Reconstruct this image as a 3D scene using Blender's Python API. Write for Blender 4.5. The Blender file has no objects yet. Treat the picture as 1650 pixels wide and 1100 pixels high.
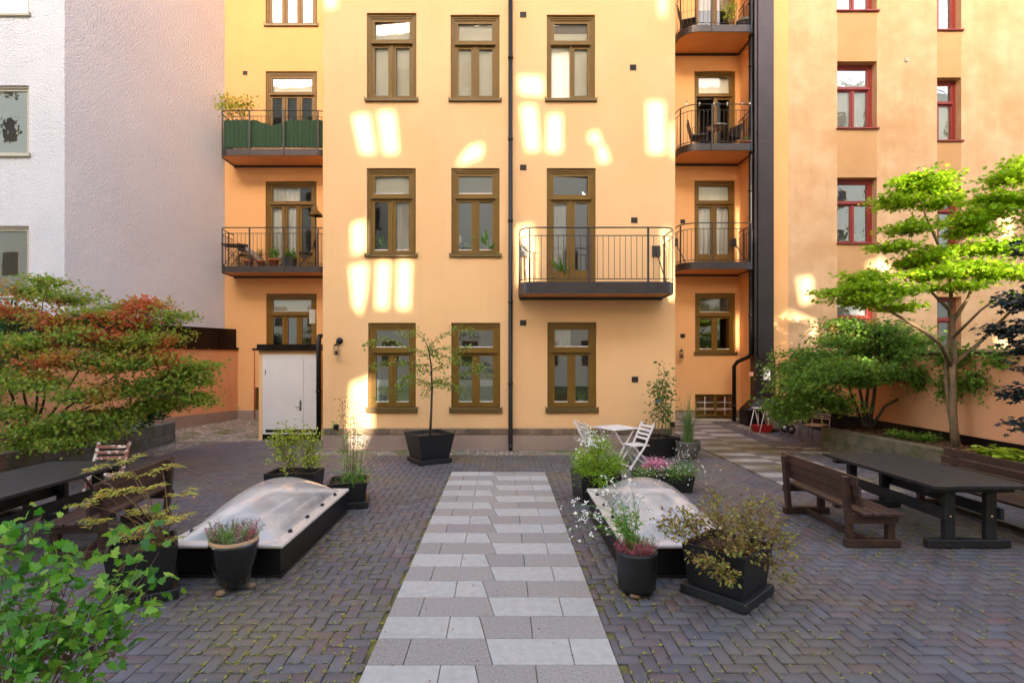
import bpy, math, random
import numpy as np
from mathutils import Vector, Matrix, noise
from mathutils.geometry import tessellate_polygon
random.seed(7); RNG = np.random.default_rng(7)
S = bpy.context.scene
COL = S.collection
R = math.radians
# ------------------------------------------------------------ camera, sky, sun, exposure
F, CX, CY, EYE = 850.0, 809.0, 577.0, 2.16
cam = bpy.data.cameras.new('camera'); camo = bpy.data.objects.new('camera', cam); COL.objects.link(camo)
camo.location = (0, 0, EYE); camo.rotation_euler = (R(90), 0, 0)
cam.sensor_width = 36; cam.lens = F / 1650 * 36
cam.shift_x = (825 - CX) / 1650; cam.shift_y = (CY - 550) / 1650
cam.clip_end = 400; cam.clip_start = 0.05
S.camera = camo
SUN_EL, SUN_AZ = 20.0, 9.0        # light travels towards +Y, SUN_AZ degrees to the right
w = bpy.data.worlds.new('World'); S.world = w; w.use_nodes = True
nt = w.node_tree; bg = nt.nodes['Background']
sky = nt.nodes.new('ShaderNodeTexSky'); sky.sky_type = 'NISHITA'; sky.sun_disc = False
sky.sun_elevation = R(SUN_EL); sky.sun_rotation = R(180 + SUN_AZ)
sky.air_density = 0.7; sky.dust_density = 2.5; sky.ozone_density = 0.6
nt.links.new(sky.outputs[0], bg.inputs[0]); bg.inputs[1].default_value = 0.15
ld = bpy.data.lights.new('sun', 'SUN'); ld.energy = 2.0; ld.angle = R(0.5); ld.color = (1, 0.95, 0.88)
lo = bpy.data.objects.new('sun', ld); COL.objects.link(lo)
LD = Vector((math.sin(R(SUN_AZ)) * math.cos(R(SUN_EL)), math.cos(R(SUN_AZ)) * math.cos(R(SUN_EL)), -math.sin(R(SUN_EL))))
lo.rotation_euler = LD.to_track_quat('-Z', 'Y').to_euler(); lo.location = (0, -20, 30)
S.view_settings.view_transform = 'Standard'; S.view_settings.look = 'None'
S.view_settings.gamma = 1; S.view_settings.use_curve_mapping = False
S.view_settings.exposure = 3.18
try:
    S.view_settings.use_white_balance = True
    S.view_settings.white_balance_temperature = 7600; S.view_settings.white_balance_tint = 8
except Exception: pass
S.render.resolution_x, S.render.resolution_y = 1024, 682
S.render.engine = 'CYCLES'
S.cycles.max_bounces = 8; S.cycles.diffuse_bounces = 5; S.cycles.transparent_max_bounces = 12
S.cycles.caustics_reflective = False; S.cycles.caustics_refractive = False

def gz(y): return 0.0 if y < 12.4 else 0.19 * min(1, (y - 12.4) / 4.7)
def at(px, py, y):                                   # point seen at a photo pixel, y metres ahead
    return Vector(((px - CX) * y / F, y, EYE - (py - CY) * y / F))
def PX(px, y): return (px - CX) * y / F
def PZ(py, y): return EYE - (py - CY) * y / F

# ------------------------------------------------------------ materials
def C(r, g, b):
    f = lambda v: (v / 255 / 12.92) if v / 255 <= 0.04045 else ((v / 255 + 0.055) / 1.055) ** 2.4
    return (f(r), f(g), f(b), 1)
def mat(name, col, rough=0.6, metal=0.0, spec=0.5, bump=0.0, bscale=40, bdist=0.005, var=0.0, vscale=3, col2=None,
        island=None, stain=None, coat=0.0, detail=4, streak=0):
    m = bpy.data.materials.new(name); m.use_nodes = True
    nt = m.node_tree; N = nt.nodes; L = nt.links; p = N['Principled BSDF']
    p.inputs['Roughness'].default_value = rough; p.inputs['Metallic'].default_value = metal
    p.inputs['Specular IOR Level'].default_value = spec
    if coat: p.inputs['Coat Weight'].default_value = coat; p.inputs['Coat Roughness'].default_value = 0.15
    tc = N.new('ShaderNodeTexCoord')
    geo = N.new('ShaderNodeNewGeometry')
    last = None
    if island:                                        # colour ramp driven by a random value per separate piece
        cr = N.new('ShaderNodeValToRGB'); cr.color_ramp.interpolation = 'LINEAR'
        els = cr.color_ramp.elements
        while len(els) < len(island): els.new(0.5)
        for i, c_ in enumerate(island):
            els[i].position = i / (len(island) - 1); els[i].color = c_
        L.new(geo.outputs['Random Per Island'], cr.inputs[0]); last = cr.outputs[0]
    if var or col2:
        nz = N.new('ShaderNodeTexNoise'); nz.inputs['Scale'].default_value = vscale
        nz.inputs['Detail'].default_value = 6; nz.inputs['Roughness'].default_value = 0.6
        L.new(geo.outputs['Position'], nz.inputs['Vector'])
        mx = N.new('ShaderNodeMix'); mx.data_type = 'RGBA'
        rp = N.new('ShaderNodeMapRange'); rp.inputs[1].default_value = 0.35; rp.inputs[2].default_value = 0.65
        rp.inputs[3].default_value = 0; rp.inputs[4].default_value = 1
        L.new(nz.outputs[0], rp.inputs[0]); L.new(rp.outputs[0], mx.inputs[0])
        c2 = col2 or tuple(v * (1 - var) for v in col[:3]) + (1,)
        if last is not None:
            mm = N.new('ShaderNodeMix'); mm.data_type = 'RGBA'; mm.blend_type = 'MULTIPLY'; mm.inputs[0].default_value = 1
            mx.inputs[6].default_value = (1, 1, 1, 1); mx.inputs[7].default_value = (1 - var,) * 3 + (1,)
            L.new(last, mm.inputs[6]); L.new(mx.outputs[2], mm.inputs[7]); last = mm.outputs[2]
        else:
            mx.inputs[6].default_value = col; mx.inputs[7].default_value = c2; last = mx.outputs[2]
    if stain:                                         # (scale, colour, threshold, softness)
        n2 = N.new('ShaderNodeTexNoise'); n2.inputs['Scale'].default_value = stain[0]; n2.inputs['Detail'].default_value = 8
        L.new(geo.outputs['Position'], n2.inputs['Vector'])
        r2 = N.new('ShaderNodeMapRange'); r2.inputs[1].default_value = stain[2]; r2.inputs[2].default_value = stain[2] + stain[3]
        L.new(n2.outputs[0], r2.inputs[0])
        m2 = N.new('ShaderNodeMix'); m2.data_type = 'RGBA'; L.new(r2.outputs[0], m2.inputs[0])
        if last is not None: L.new(last, m2.inputs[6])
        else: m2.inputs[6].default_value = col
        m2.inputs[7].default_value = stain[1]; last = m2.outputs[2]
    if streak:
        mp = N.new('ShaderNodeMapping'); mp.inputs['Scale'].default_value = (5, 5, .35); L.new(geo.outputs['Position'], mp.inputs[0])
        n3 = N.new('ShaderNodeTexNoise'); n3.inputs['Scale'].default_value = 1.4; n3.inputs['Detail'].default_value = 5; L.new(mp.outputs[0], n3.inputs['Vector'])
        r3 = N.new('ShaderNodeMapRange'); r3.inputs[1].default_value = .5; r3.inputs[2].default_value = .78; r3.inputs[4].default_value = streak; L.new(n3.outputs[0], r3.inputs[0])
        m3 = N.new('ShaderNodeMix'); m3.data_type = 'RGBA'; m3.blend_type = 'MULTIPLY'; L.new(r3.outputs[0], m3.inputs[0]); L.new(last, m3.inputs[6]); m3.inputs[7].default_value = (.62, .56, .5, 1); last = m3.outputs[2]
    if last is not None: L.new(last, p.inputs['Base Color'])
    else: p.inputs['Base Color'].default_value = col
    if bump:
        nb = N.new('ShaderNodeTexNoise'); nb.inputs['Scale'].default_value = bscale; nb.inputs['Detail'].default_value = detail
        L.new(geo.outputs['Position'], nb.inputs['Vector'])
        b = N.new('ShaderNodeBump'); b.inputs['Strength'].default_value = bump; b.inputs['Distance'].default_value = bdist
        L.new(nb.outputs[0], b.inputs['Height']); L.new(b.outputs[0], p.inputs['Normal'])
    return m
def leafmat(name, ramp, trans=0.35, rough=0.5, red=None, k=1.3):
    br = lambda q: [tuple(min(.9, v * k) for v in x[:3]) + (1,) for x in q]
    ramp = br(ramp)
    if red: red = (br(red[0]),) + tuple(red[1:])
    m = bpy.data.materials.new(name); m.use_nodes = True
    nt = m.node_tree; N = nt.nodes; L = nt.links; p = N['Principled BSDF']
    geo = N.new('ShaderNodeNewGeometry'); cr = N.new('ShaderNodeValToRGB'); els = cr.color_ramp.elements
    while len(els) < len(ramp): els.new(0.5)
    for i, c_ in enumerate(ramp): els[i].position = i / (len(ramp) - 1); els[i].color = c_
    L.new(geo.outputs['Random Per Island'], cr.inputs[0]); last = cr.outputs[0]
    if red:                                           # (colour ramp, noise scale, threshold): turning autumn patches
        c2 = N.new('ShaderNodeValToRGB'); e2 = c2.color_ramp.elements
        while len(e2) < len(red[0]): e2.new(0.5)
        for i, c_ in enumerate(red[0]): e2[i].position = i / (len(red[0]) - 1); e2[i].color = c_
        L.new(geo.outputs['Random Per Island'], c2.inputs[0])
        nz = N.new('ShaderNodeTexNoise'); nz.inputs['Scale'].default_value = red[1]; nz.inputs['Detail'].default_value = 3
        L.new(geo.outputs['Position'], nz.inputs['Vector'])
        sx = N.new('ShaderNodeSeparateXYZ'); L.new(geo.outputs['Position'], sx.inputs[0])
        zr = N.new('ShaderNodeMapRange'); zr.inputs[1].default_value = red[3]; zr.inputs[2].default_value = red[4]
        zr.inputs[3].default_value = -0.14; zr.inputs[4].default_value = 0.06
        L.new(sx.outputs[2], zr.inputs[0])
        ad = N.new('ShaderNodeMath'); ad.operation = 'ADD'; L.new(nz.outputs[0], ad.inputs[0]); L.new(zr.outputs[0], ad.inputs[1])
        rp = N.new('ShaderNodeMapRange'); rp.inputs[1].default_value = red[2]; rp.inputs[2].default_value = red[2] + 0.1
        L.new(ad.outputs[0], rp.inputs[0])
        mx = N.new('ShaderNodeMix'); mx.data_type = 'RGBA'; L.new(rp.outputs[0], mx.inputs[0])
        L.new(last, mx.inputs[6]); L.new(c2.outputs[0], mx.inputs[7]); last = mx.outputs[2]
    L.new(last, p.inputs['Base Color']); p.inputs['Roughness'].default_value = rough
    p.inputs['Specular IOR Level'].default_value = 0.35
    t = N.new('ShaderNodeBsdfTranslucent'); L.new(last, t.inputs[0])
    ms = N.new('ShaderNodeMixShader'); ms.inputs[0].default_value = trans
    L.new(p.outputs[0], ms.inputs[1]); L.new(t.outputs[0], ms.inputs[2])
    L.new(ms.outputs[0], N['Material Output'].inputs[0])
    return m
def glassmat(name, refl=0.25, tint=(1, 1, 1, 1), wave=0.0, wscale=3, rough=0.0):
    m = bpy.data.materials.new(name); m.use_nodes = True
    nt = m.node_tree; N = nt.nodes; L = nt.links; N.remove(N['Principled BSDF'])
    g = N.new('ShaderNodeBsdfGlossy'); g.inputs['Roughness'].default_value = rough
    t = N.new('ShaderNodeBsdfTransparent'); t.inputs[0].default_value = tint
    lw = N.new('ShaderNodeLayerWeight'); lw.inputs[0].default_value = 0.35
    mr = N.new('ShaderNodeMapRange'); mr.inputs[3].default_value = refl; mr.inputs[4].default_value = 1.0
    L.new(lw.outputs['Fresnel'], mr.inputs[0])
    ms = N.new('ShaderNodeMixShader'); L.new(mr.outputs[0], ms.inputs[0])
    L.new(t.outputs[0], ms.inputs[1]); L.new(g.outputs[0], ms.inputs[2])
    L.new(ms.outputs[0], N['Material Output'].inputs[0])
    if wave:
        geo = N.new('ShaderNodeNewGeometry')
        nb = N.new('ShaderNodeTexNoise'); nb.inputs['Scale'].default_value = wscale; nb.inputs['Detail'].default_value = 2
        L.new(geo.outputs['Position'], nb.inputs['Vector'])
        b = N.new('ShaderNodeBump'); b.inputs['Strength'].default_value = 1; b.inputs['Distance'].default_value = wave
        L.new(nb.outputs[0], b.inputs['Height']); L.new(b.outputs[0], g.inputs['Normal'])
    return m
M = {}
M['orange'] = mat('orange_plaster', streak=.07, col=C(239, 189, 139), rough=0.9, spec=0.15, bump=0.35, bscale=60, bdist=0.003, col2=C(236, 184, 133), vscale=0.7, stain=(0.45, C(233, 180, 128), 0.5, 0.3))
M['orange_deep'] = mat('orange_plaster_recess', C(234, 176, 122), 0.9, spec=0.15, bump=0.35, bscale=60, bdist=0.003, col2=C(230, 169, 114), vscale=0.7)  # deeper copy of the front plaster, bounced light put into its colour
M['orange_low'] = mat('orange_plaster_yard_wall', C(224, 158, 116), 0.92, streak=.15, spec=0.1, bump=0.4, bscale=50, bdist=0.004, col2=C(215, 149, 104), vscale=0.9)
M['soffit'] = mat('balcony_soffit_board', C(226, 160, 110), 0.8, var=0.06, vscale=2)
M['beige_patch'] = mat('newer_beige_plaster', C(194, 150, 108), 0.95, spec=0.1, bump=0.5, bscale=14, bdist=0.012, col2=C(186, 142, 100), vscale=1.2)
M['beige'] = mat('mottled_beige_plaster', C(210, 172, 136), 0.95, streak=.16, spec=0.1, bump=0.6, bscale=14, bdist=0.012, col2=C(198, 156, 118), vscale=1.3,
                 stain=(0.5, C(186, 142, 100), 0.54, 0.2))
M['white_wall'] = mat('roughcast_white', C(219, 213, 217), 0.95, spec=0.1, bump=1.0, bscale=26, bdist=0.05, col2=C(211, 206, 211), vscale=0.4, detail=3)
M['olive'] = mat('olive_brown_paint', C(122, 88, 34), 0.42, spec=0.25, var=0.12, vscale=6)
M['olive_sill'] = mat('olive_sill_metal', C(104, 80, 40), 0.4, metal=0.2, var=0.1)
M['red'] = mat('red_brown_paint', C(142, 48, 42), 0.45, var=0.12, vscale=6)
M['greyframe'] = mat('pale_grey_window_frame', C(180, 168, 150), 0.5)
M['glass'] = glassmat('window_glass', 0.2, (0.9, 0.93, 0.92, 1), wave=0.0004, wscale=2.5)
M['glass_clear'] = glassmat('clear_window_glass', 0.05, (0.98, 0.98, 0.97, 1), wave=0.001, wscale=2.5)
M['glass_old'] = glassmat('old_wavy_glass', 0.45, (0.9, 0.93, 0.92, 1), wave=0.0018, wscale=4)
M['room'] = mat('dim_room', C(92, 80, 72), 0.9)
M['blind'] = mat('white_blind', C(252, 242, 222), 0.8, bump=0.1, bscale=8)  # pale sheet colour, doubles as the cream reflection put behind upper panes
M['greyblind'] = mat('grey_blind', C(150, 132, 118), 0.8)
M['curtain'] = mat('white_curtain', C(232, 226, 220), 0.9)
M['frost'] = mat('frosted_film', C(206, 216, 214), 0.5)
M['black'] = mat('black_metal', C(30, 27, 27), 0.38, metal=0.4, var=0.2, vscale=8)
M['rail'] = mat('dark_painted_rail', C(52, 46, 46), 0.45, metal=0.2)
M['fascia'] = mat('balcony_fascia_metal', C(66, 58, 58), 0.42, metal=0.5, var=0.25, vscale=5)
M['duct'] = mat('duct_metal', C(70, 62, 64), 0.36, metal=0.7, var=0.15, vscale=1.5)
M['flash'] = mat('black_sheet_flashing', C(48, 38, 34), 0.3, metal=0.7, var=0.3, vscale=2)
M['plinth_metal'] = mat('brown_sheet_plinth', C(176, 150, 138), 0.42, metal=0.35, var=0.18, vscale=1.6, bump=0.1, bscale=3)
M['plinth_stone'] = mat('rough_plinth_stone', C(110, 88, 72), 0.95, bump=1, bscale=25, bdist=0.02, island=[C(116, 92, 74), C(150, 124, 100), C(104, 86, 74), C(160, 132, 108)], var=0.35, vscale=9)
M['mortar'] = mat('pale_mortar', C(196, 164, 130), 0.95)
M['brick'] = mat('clay_paver', C(80, 70, 78), 0.62, spec=0.4, bump=0.5, bscale=90, bdist=0.002,
                 island=[C(103, 94, 95), C(93, 92, 98), C(105, 91, 92), C(98, 97, 103), C(98, 86, 86), C(88, 86, 92), C(106, 101, 103), C(96, 92, 96), C(110, 90, 88)], var=0.25, vscale=1.2,
                 stain=(0.6, C(112, 100, 82), 0.50, 0.2))
M['sett'] = mat('granite_sett', C(110, 100, 92), 0.8, bump=0.6, bscale=60, bdist=0.004, island=[C(156, 140, 126), C(128, 114, 104), C(172, 156, 142), C(142, 128, 112)],
                var=0.3, vscale=5, stain=(1.6, C(96, 98, 48), 0.52, 0.15))
M['joint'] = mat('mossy_joint_sand', C(78, 70, 58), 0.95, bump=0.5, bscale=40, stain=(2.2, C(116, 112, 52), 0.37, 0.16), col2=C(44, 40, 36), vscale=1.1)
M['slab_light'] = mat('pale_concrete_slab', C(160, 156, 154), 0.8, bump=0.3, bscale=150, bdist=0.002, island=[C(165, 162, 158), C(175, 171, 166), C(169, 165, 160)], var=0.16, vscale=14)
M['slab_dark'] = mat('speckled_granite_slab', C(138, 126, 122), 0.75, bump=0.4, bscale=150, bdist=0.002, island=[C(152, 144, 139), C(162, 154, 148), C(156, 148, 142)], var=0.42, vscale=70)
M['slab_light2'] = mat('stained_pale_slab', C(160, 156, 154), 0.8, bump=0.3, bscale=150, bdist=0.002, island=[C(164, 156, 150), C(176, 166, 158)], var=0.14, vscale=4, stain=(0.6, C(112, 98, 66), 0.42, 0.2))
M['slab_dark2'] = mat('stained_dark_slab', C(138, 126, 122), 0.75, island=[C(112, 102, 100), C(122, 110, 106)], var=0.2, vscale=60, stain=(0.6, C(92, 80, 54), 0.42, 0.2))
M['granite'] = mat('grey_granite_block', C(104, 98, 90), 0.9, bump=0.9, bscale=30, bdist=0.01, col2=C(78, 74, 68), vscale=5, stain=(2.5, C(76, 82, 46), 0.56, 0.14))
M['tanstone'] = mat('mossy_tan_block', C(112, 98, 74), 0.9, bump=0.9, bscale=30, bdist=0.01, col2=C(86, 76, 58), vscale=5, stain=(2.5, C(74, 78, 40), 0.54, 0.14))
M['soil'] = mat('dark_soil', C(52, 38, 28), 1.0, bump=1, bscale=30, bdist=0.03, col2=C(78, 52, 34), vscale=25)
M['wood'] = mat('brown_stained_wood', C(74, 46, 34), 0.5, bump=0.4, bscale=25, col2=C(50, 34, 28), vscale=6)
M['wood_dark'] = mat('black_stained_wood', C(30, 28, 31), 0.55, bump=0.3, bscale=30, bdist=0.003, col2=C(22, 21, 23), vscale=5, stain=(30, C(104, 96, 92), 0.66, 0.06))
M['wood_red'] = mat('worn_red_wood', C(134, 76, 56), 0.7, bump=0.3, bscale=30, stain=(14, C(206, 186, 172), 0.5, 0.08))
M['whitepaint'] = mat('white_paint', C(222, 212, 206), 0.45, var=0.05)
M['potblack'] = mat('matte_black_pot', C(27, 24, 25), 0.5, var=0.25, vscale=7, bump=0.15, bscale=50)
M['potgloss'] = mat('glazed_black_pot', C(18, 17, 17), 0.16, coat=0.6)
M['terracotta'] = mat('terracotta', C(196, 104, 64), 0.8, var=0.15, vscale=12)
M['tanrim'] = mat('unglazed_tan_rim', C(186, 146, 112), 0.8)
M['bark'] = mat('grey_tan_bark', C(128, 98, 70), 0.9, bump=0.7, bscale=30, bdist=0.01, col2=C(92, 78, 56), vscale=6)
M['barkdark'] = mat('dark_bark', C(70, 56, 46), 0.9, bump=0.6, bscale=40)
M['twig'] = mat('thin_twig', C(112, 84, 58), 0.8)
M['alu'] = mat('brushed_aluminium', C(200, 184, 172), 0.32, metal=0.85)
M['chrome'] = mat('steel_handle', C(170, 165, 160), 0.25, metal=1)
M['cloth'] = mat('green_balcony_cloth', C(34, 70, 42), 0.85, var=0.15, vscale=4)
M['redplastic'] = mat('red_plastic', C(190, 40, 38), 0.4)
M['cream'] = mat('cream_opposite_plaster', C(236, 218, 190), 0.9)
M['concrete'] = mat('pale_concrete', C(180, 170, 150), 0.9, bump=0.3, var=0.15)
M['bulb'] = mat('frosted_bulb_glass', C(235, 232, 226), 0.2)
M['stonefoot'] = mat('stone_foot', C(150, 116, 88), 0.9, bump=1, bscale=60, bdist=0.01, var=0.4, vscale=30)
GRN = lambda *a: [C(*x) for x in a]
M['l_maple'] = leafmat('bright_maple_leaf', k=1.6, ramp=GRN((96, 128, 22), (120, 152, 30), (142, 166, 38), (84, 118, 26), (158, 170, 44)), trans=0.5)
M['l_green'] = leafmat('green_maple_leaf', k=1.6, ramp=GRN((70, 106, 34), (90, 124, 42), (108, 134, 48), (62, 96, 34), (118, 134, 54)), trans=0.5,
                       red=(GRN((150, 78, 52), (172, 96, 66), (120, 84, 40)), 1.5, 0.66, 1.5, 2.9))
M['l_left'] = leafmat('turning_maple_leaf', k=1.5, ramp=GRN((88, 122, 40), (110, 140, 44), (136, 148, 52), (78, 112, 40), (146, 138, 60), (124, 132, 50)), trans=0.5,
                      red=(GRN((176, 60, 40), (190, 92, 52), (150, 110, 50), (192, 78, 60), (140, 124, 54), (196, 60, 52)), 1.3, 0.545, 0.9, 2.2))
M['l_dark'] = leafmat('dark_green_leaf', GRN((30, 62, 32), (44, 80, 38), (36, 70, 40)), 0.3)
M['l_purple'] = leafmat('dark_purple_maple_leaf', GRN((30, 44, 44), (40, 50, 44), (48, 44, 50), (34, 54, 44)), 0.3)
M['l_fore'] = leafmat('fresh_green_leaf', GRN((58, 118, 34), (86, 146, 44), (128, 176, 62), (44, 94, 36), (74, 132, 52), (104, 158, 50), (150, 182, 80), (66, 116, 44)), 0.45, rough=0.3, k=1.25)
M['l_lime'] = leafmat('lime_leaf', GRN((140, 160, 40), (166, 178, 56), (122, 146, 44), (176, 180, 80)), 0.45)
M['l_feather'] = leafmat('feathery_green_leaf', k=1.7, ramp=GRN((108, 146, 30), (132, 166, 40), (90, 132, 34), (150, 160, 60)), trans=0.5)
M['l_sumac'] = leafmat('sumac_leaf', k=1.6, ramp=GRN((146, 158, 60), (164, 172, 70), (184, 156, 80), (124, 148, 56), (196, 120, 78)), trans=0.45)
M['l_brown'] = leafmat('bronze_leaf', k=1.7, ramp=GRN((116, 104, 46), (136, 122, 58), (108, 74, 50), (120, 118, 54), (94, 104, 42), (120, 72, 54)), trans=0.35)
M['l_small'] = leafmat('small_tree_leaf', GRN((96, 130, 44), (122, 152, 56), (80, 112, 40), (140, 160, 70)), 0.45)
M['l_rose'] = leafmat('rose_leaf', GRN((60, 84, 34), (84, 108, 42), (104, 116, 48), (120, 96, 44)), 0.35)
M['l_grass'] = leafmat('grass_blade', GRN((70, 104, 54), (96, 124, 66), (84, 112, 60), (120, 130, 80)), 0.3)
M['l_bamboo'] = leafmat('fresh_feathery_leaf', GRN((92, 140, 52), (116, 160, 66), (76, 120, 48)), 0.4)
M['l_white'] = leafmat('white_petal', GRN((236, 232, 226), (220, 216, 206)), 0.3)
M['l_pink'] = leafmat('pink_petal', GRN((196, 112, 140), (214, 146, 166), (176, 88, 124)), 0.3)
M['l_heather'] = leafmat('heather_spike', GRN((168, 66, 96), (188, 96, 116), (140, 60, 80), (200, 130, 130)), 0.25)
M['l_silver'] = leafmat('silver_green_leaf', GRN((150, 170, 130), (120, 146, 96), (176, 186, 150)), 0.3)
M['l_mulch'] = leafmat('dry_leaf', GRN((116, 70, 38), (142, 92, 48), (92, 58, 36), (164, 118, 60)), 0.1)
M['l_moss'] = leafmat('moss_tuft', GRN((118, 120, 40), (140, 134, 50), (92, 104, 38), (158, 146, 66)), 0.2)

# ------------------------------------------------------------ mesh builder and scene helpers
def rootloc(p):
    v = Vector((0, 0, 0))
    while p is not None: v = v + p.location; p = p.parent
    return v
class MB:
    def __init__(s): s.v = []; s.f = []; s.m = []; s.sm = []
    def add(s, vs, fs, mi=0, sm=False):
        o = len(s.v); s.v += [tuple(x) for x in vs]
        for f in fs: s.f.append([i + o for i in f]); s.m.append(mi); s.sm.append(sm)
        return s
    def box(s, x0, x1, y0, y1, z0, z1, mi=0, T=None):
        vs = [Vector((x, y, z)) for z in (z0, z1) for y in (y0, y1) for x in (x0, x1)]
        if T is not None: vs = [T @ q for q in vs]
        return s.add(vs, [(0, 2, 3, 1), (4, 5, 7, 6), (0, 1, 5, 4), (2, 6, 7, 3), (0, 4, 6, 2), (1, 3, 7, 5)], mi)
    def bbox(s, x0, x1, y0, y1, z0, z1, b=0.006, mi=0, T=None):       # box with chamfered edges
        b = min(b, (x1 - x0) * .3, (y1 - y0) * .3, (z1 - z0) * .3)
        import itertools
        vs = []; idx = {}
        for sx in (0, 1):
            for sy in (0, 1):
                for sz in (0, 1):
                    cx = (x0, x1)[sx]; cy = (y0, y1)[sy]; cz = (z0, z1)[sz]
                    ix = cx + (b if sx == 0 else -b); iy = cy + (b if sy == 0 else -b); iz = cz + (b if sz == 0 else -b)
                    for ax, q in (('x', (cx, iy, iz)), ('y', (ix, cy, iz)), ('z', (ix, iy, cz))):
                        idx[(sx, sy, sz, ax)] = len(vs); vs.append(Vector(q))
        fs = []
        for sx in (0, 1): q = [(sx, 0, 0), (sx, 1, 0), (sx, 1, 1), (sx, 0, 1)]; q = [idx[k + ('x',)] for k in q]; fs.append(q if sx else q[::-1])
        for sy in (0, 1): q = [(0, sy, 0), (1, sy, 0), (1, sy, 1), (0, sy, 1)]; q = [idx[k + ('y',)] for k in q]; fs.append(q[::-1] if sy else q)
        for sz in (0, 1): q = [(0, 0, sz), (1, 0, sz), (1, 1, sz), (0, 1, sz)]; q = [idx[k + ('z',)] for k in q]; fs.append(q if sz else q[::-1])
        for a in (0, 1):
            for c in (0, 1):
                fs.append([idx[(a, c, 0, 'x')], idx[(a, c, 1, 'x')], idx[(a, c, 1, 'y')], idx[(a, c, 0, 'y')]])
                fs.append([idx[(a, 0, c, 'x')], idx[(a, 1, c, 'x')], idx[(a, 1, c, 'z')], idx[(a, 0, c, 'z')]])
                fs.append([idx[(0, a, c, 'y')], idx[(1, a, c, 'y')], idx[(1, a, c, 'z')], idx[(0, a, c, 'z')]])
        for k in itertools.product((0, 1), repeat=3): fs.append([idx[k + (ax,)] for ax in 'xyz'])
        if T is not None: vs = [T @ q for q in vs]
        return s.add(vs, fs, mi)
    def beam(s, p0, p1, w, h, mi=0, up=(0, 0, 1), b=0.0):
        p0 = Vector(p0); p1 = Vector(p1); d = (p1 - p0); L = d.length; d.normalize(); up = Vector(up)
        x = d.cross(up)
        if x.length < 1e-4: x = Vector((1, 0, 0))
        x.normalize(); z = x.cross(d)
        T = Matrix((( x.x, d.x, z.x, p0.x), (x.y, d.y, z.y, p0.y), (x.z, d.z, z.z, p0.z), (0, 0, 0, 1)))
        if b: return s.bbox(-w / 2, w / 2, 0, L, -h / 2, h / 2, b, mi, T)
        return s.box(-w / 2, w / 2, 0, L, -h / 2, h / 2, mi, T)
    def tube(s, pts, r, n=6, mi=0, cap=True):
        pts = [Vector(p) for p in pts]; rs = r if isinstance(r, (list, tuple)) else [r] * len(pts)
        t0 = (pts[1] - pts[0]).normalized(); a = Vector((0, 0, 1)) if abs(t0.z) < 0.9 else Vector((1, 0, 0))
        nx = t0.cross(a).normalized(); vs = []
        for i, p in enumerate(pts):
            t = (pts[min(i + 1, len(pts) - 1)] - pts[max(i - 1, 0)])
            t = t.normalized() if t.length > 1e-9 else t0
            nx = (nx - t * nx.dot(t)); nx = nx.normalized() if nx.length > 1e-6 else t.orthogonal().normalized()
            ny = t.cross(nx)
            for k in range(n):
                an = 2 * math.pi * k / n
                vs.append(p + (nx * math.cos(an) + ny * math.sin(an)) * rs[i])
        fs = [(i * n + k, i * n + (k + 1) % n, (i + 1) * n + (k + 1) % n, (i + 1) * n + k) for i in range(len(pts) - 1) for k in range(n)]
        if cap: fs += [tuple(range(n))[::-1], tuple(range((len(pts) - 1) * n, len(pts) * n))]
        return s.add(vs, fs, mi, True)
    def lathe(s, prof, n=28, mi=0, c=(0, 0, 0), sq=None, closed=True):   # prof: (r, z) rings
        vs = [(c[0] + r * math.cos(2 * math.pi * k / n), c[1] + r * math.sin(2 * math.pi * k / n), c[2] + z) for r, z in prof for k in range(n)]
        fs = [(i * n + k, i * n + (k + 1) % n, (i + 1) * n + (k + 1) % n, (i + 1) * n + k) for i in range(len(prof) - 1) for k in range(n)]
        if closed: fs += [tuple(range(n))[::-1], tuple(range((len(prof) - 1) * n, len(prof) * n))]
        return s.add(vs, fs, mi, True)
    def sqlathe(s, prof, mi=0, c=(0, 0, 0), ax=1.0):                     # square rings (half side, z)
        vs = []
        for r, z in prof: vs += [(c[0] + sx * r * ax, c[1] + sy * r, c[2] + z) for sx, sy in ((-1, -1), (1, -1), (1, 1), (-1, 1))]
        fs = [(i * 4 + k, i * 4 + (k + 1) % 4, (i + 1) * 4 + (k + 1) % 4, (i + 1) * 4 + k) for i in range(len(prof) - 1) for k in range(4)]
        fs += [(3, 2, 1, 0), tuple(range((len(prof) - 1) * 4, len(prof) * 4))]
        return s.add(vs, fs, mi)
    def build(s, name, mt, parent=None, world=False, label=None):
        me = bpy.data.meshes.new(name)
        off = rootloc(parent) if (parent is not None and world) else Vector((0, 0, 0))
        vs = [(a[0] - off.x, a[1] - off.y, a[2] - off.z) for a in s.v] if world else s.v
        me.from_pydata(vs, [], s.f)
        for m_ in (mt if isinstance(mt, (list, tuple)) else [mt]): me.materials.append(m_)
        me.polygons.foreach_set('material_index', s.m); me.polygons.foreach_set('use_smooth', s.sm)
        me.update()
        o = bpy.data.objects.new(name, me); COL.objects.link(o)
        if parent is not None: o.parent = parent
        if label: o['label'] = label
        return o
def thing(name, label, cat, loc=(0, 0, 0), rz=0, group=None):
    o = bpy.data.objects.new(name, None); o.empty_display_size = 0.2; COL.objects.link(o)
    o.location = loc; o.rotation_euler = (0, 0, R(rz)); o['label'] = label; o['category'] = cat
    if group: o['group'] = group
    return o
def tag(o, label, cat, group=None, kind=None):
    if label: o['label'] = label
    if cat: o['category'] = cat
    if group: o['group'] = group
    if kind: o['kind'] = kind
    return o
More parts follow.
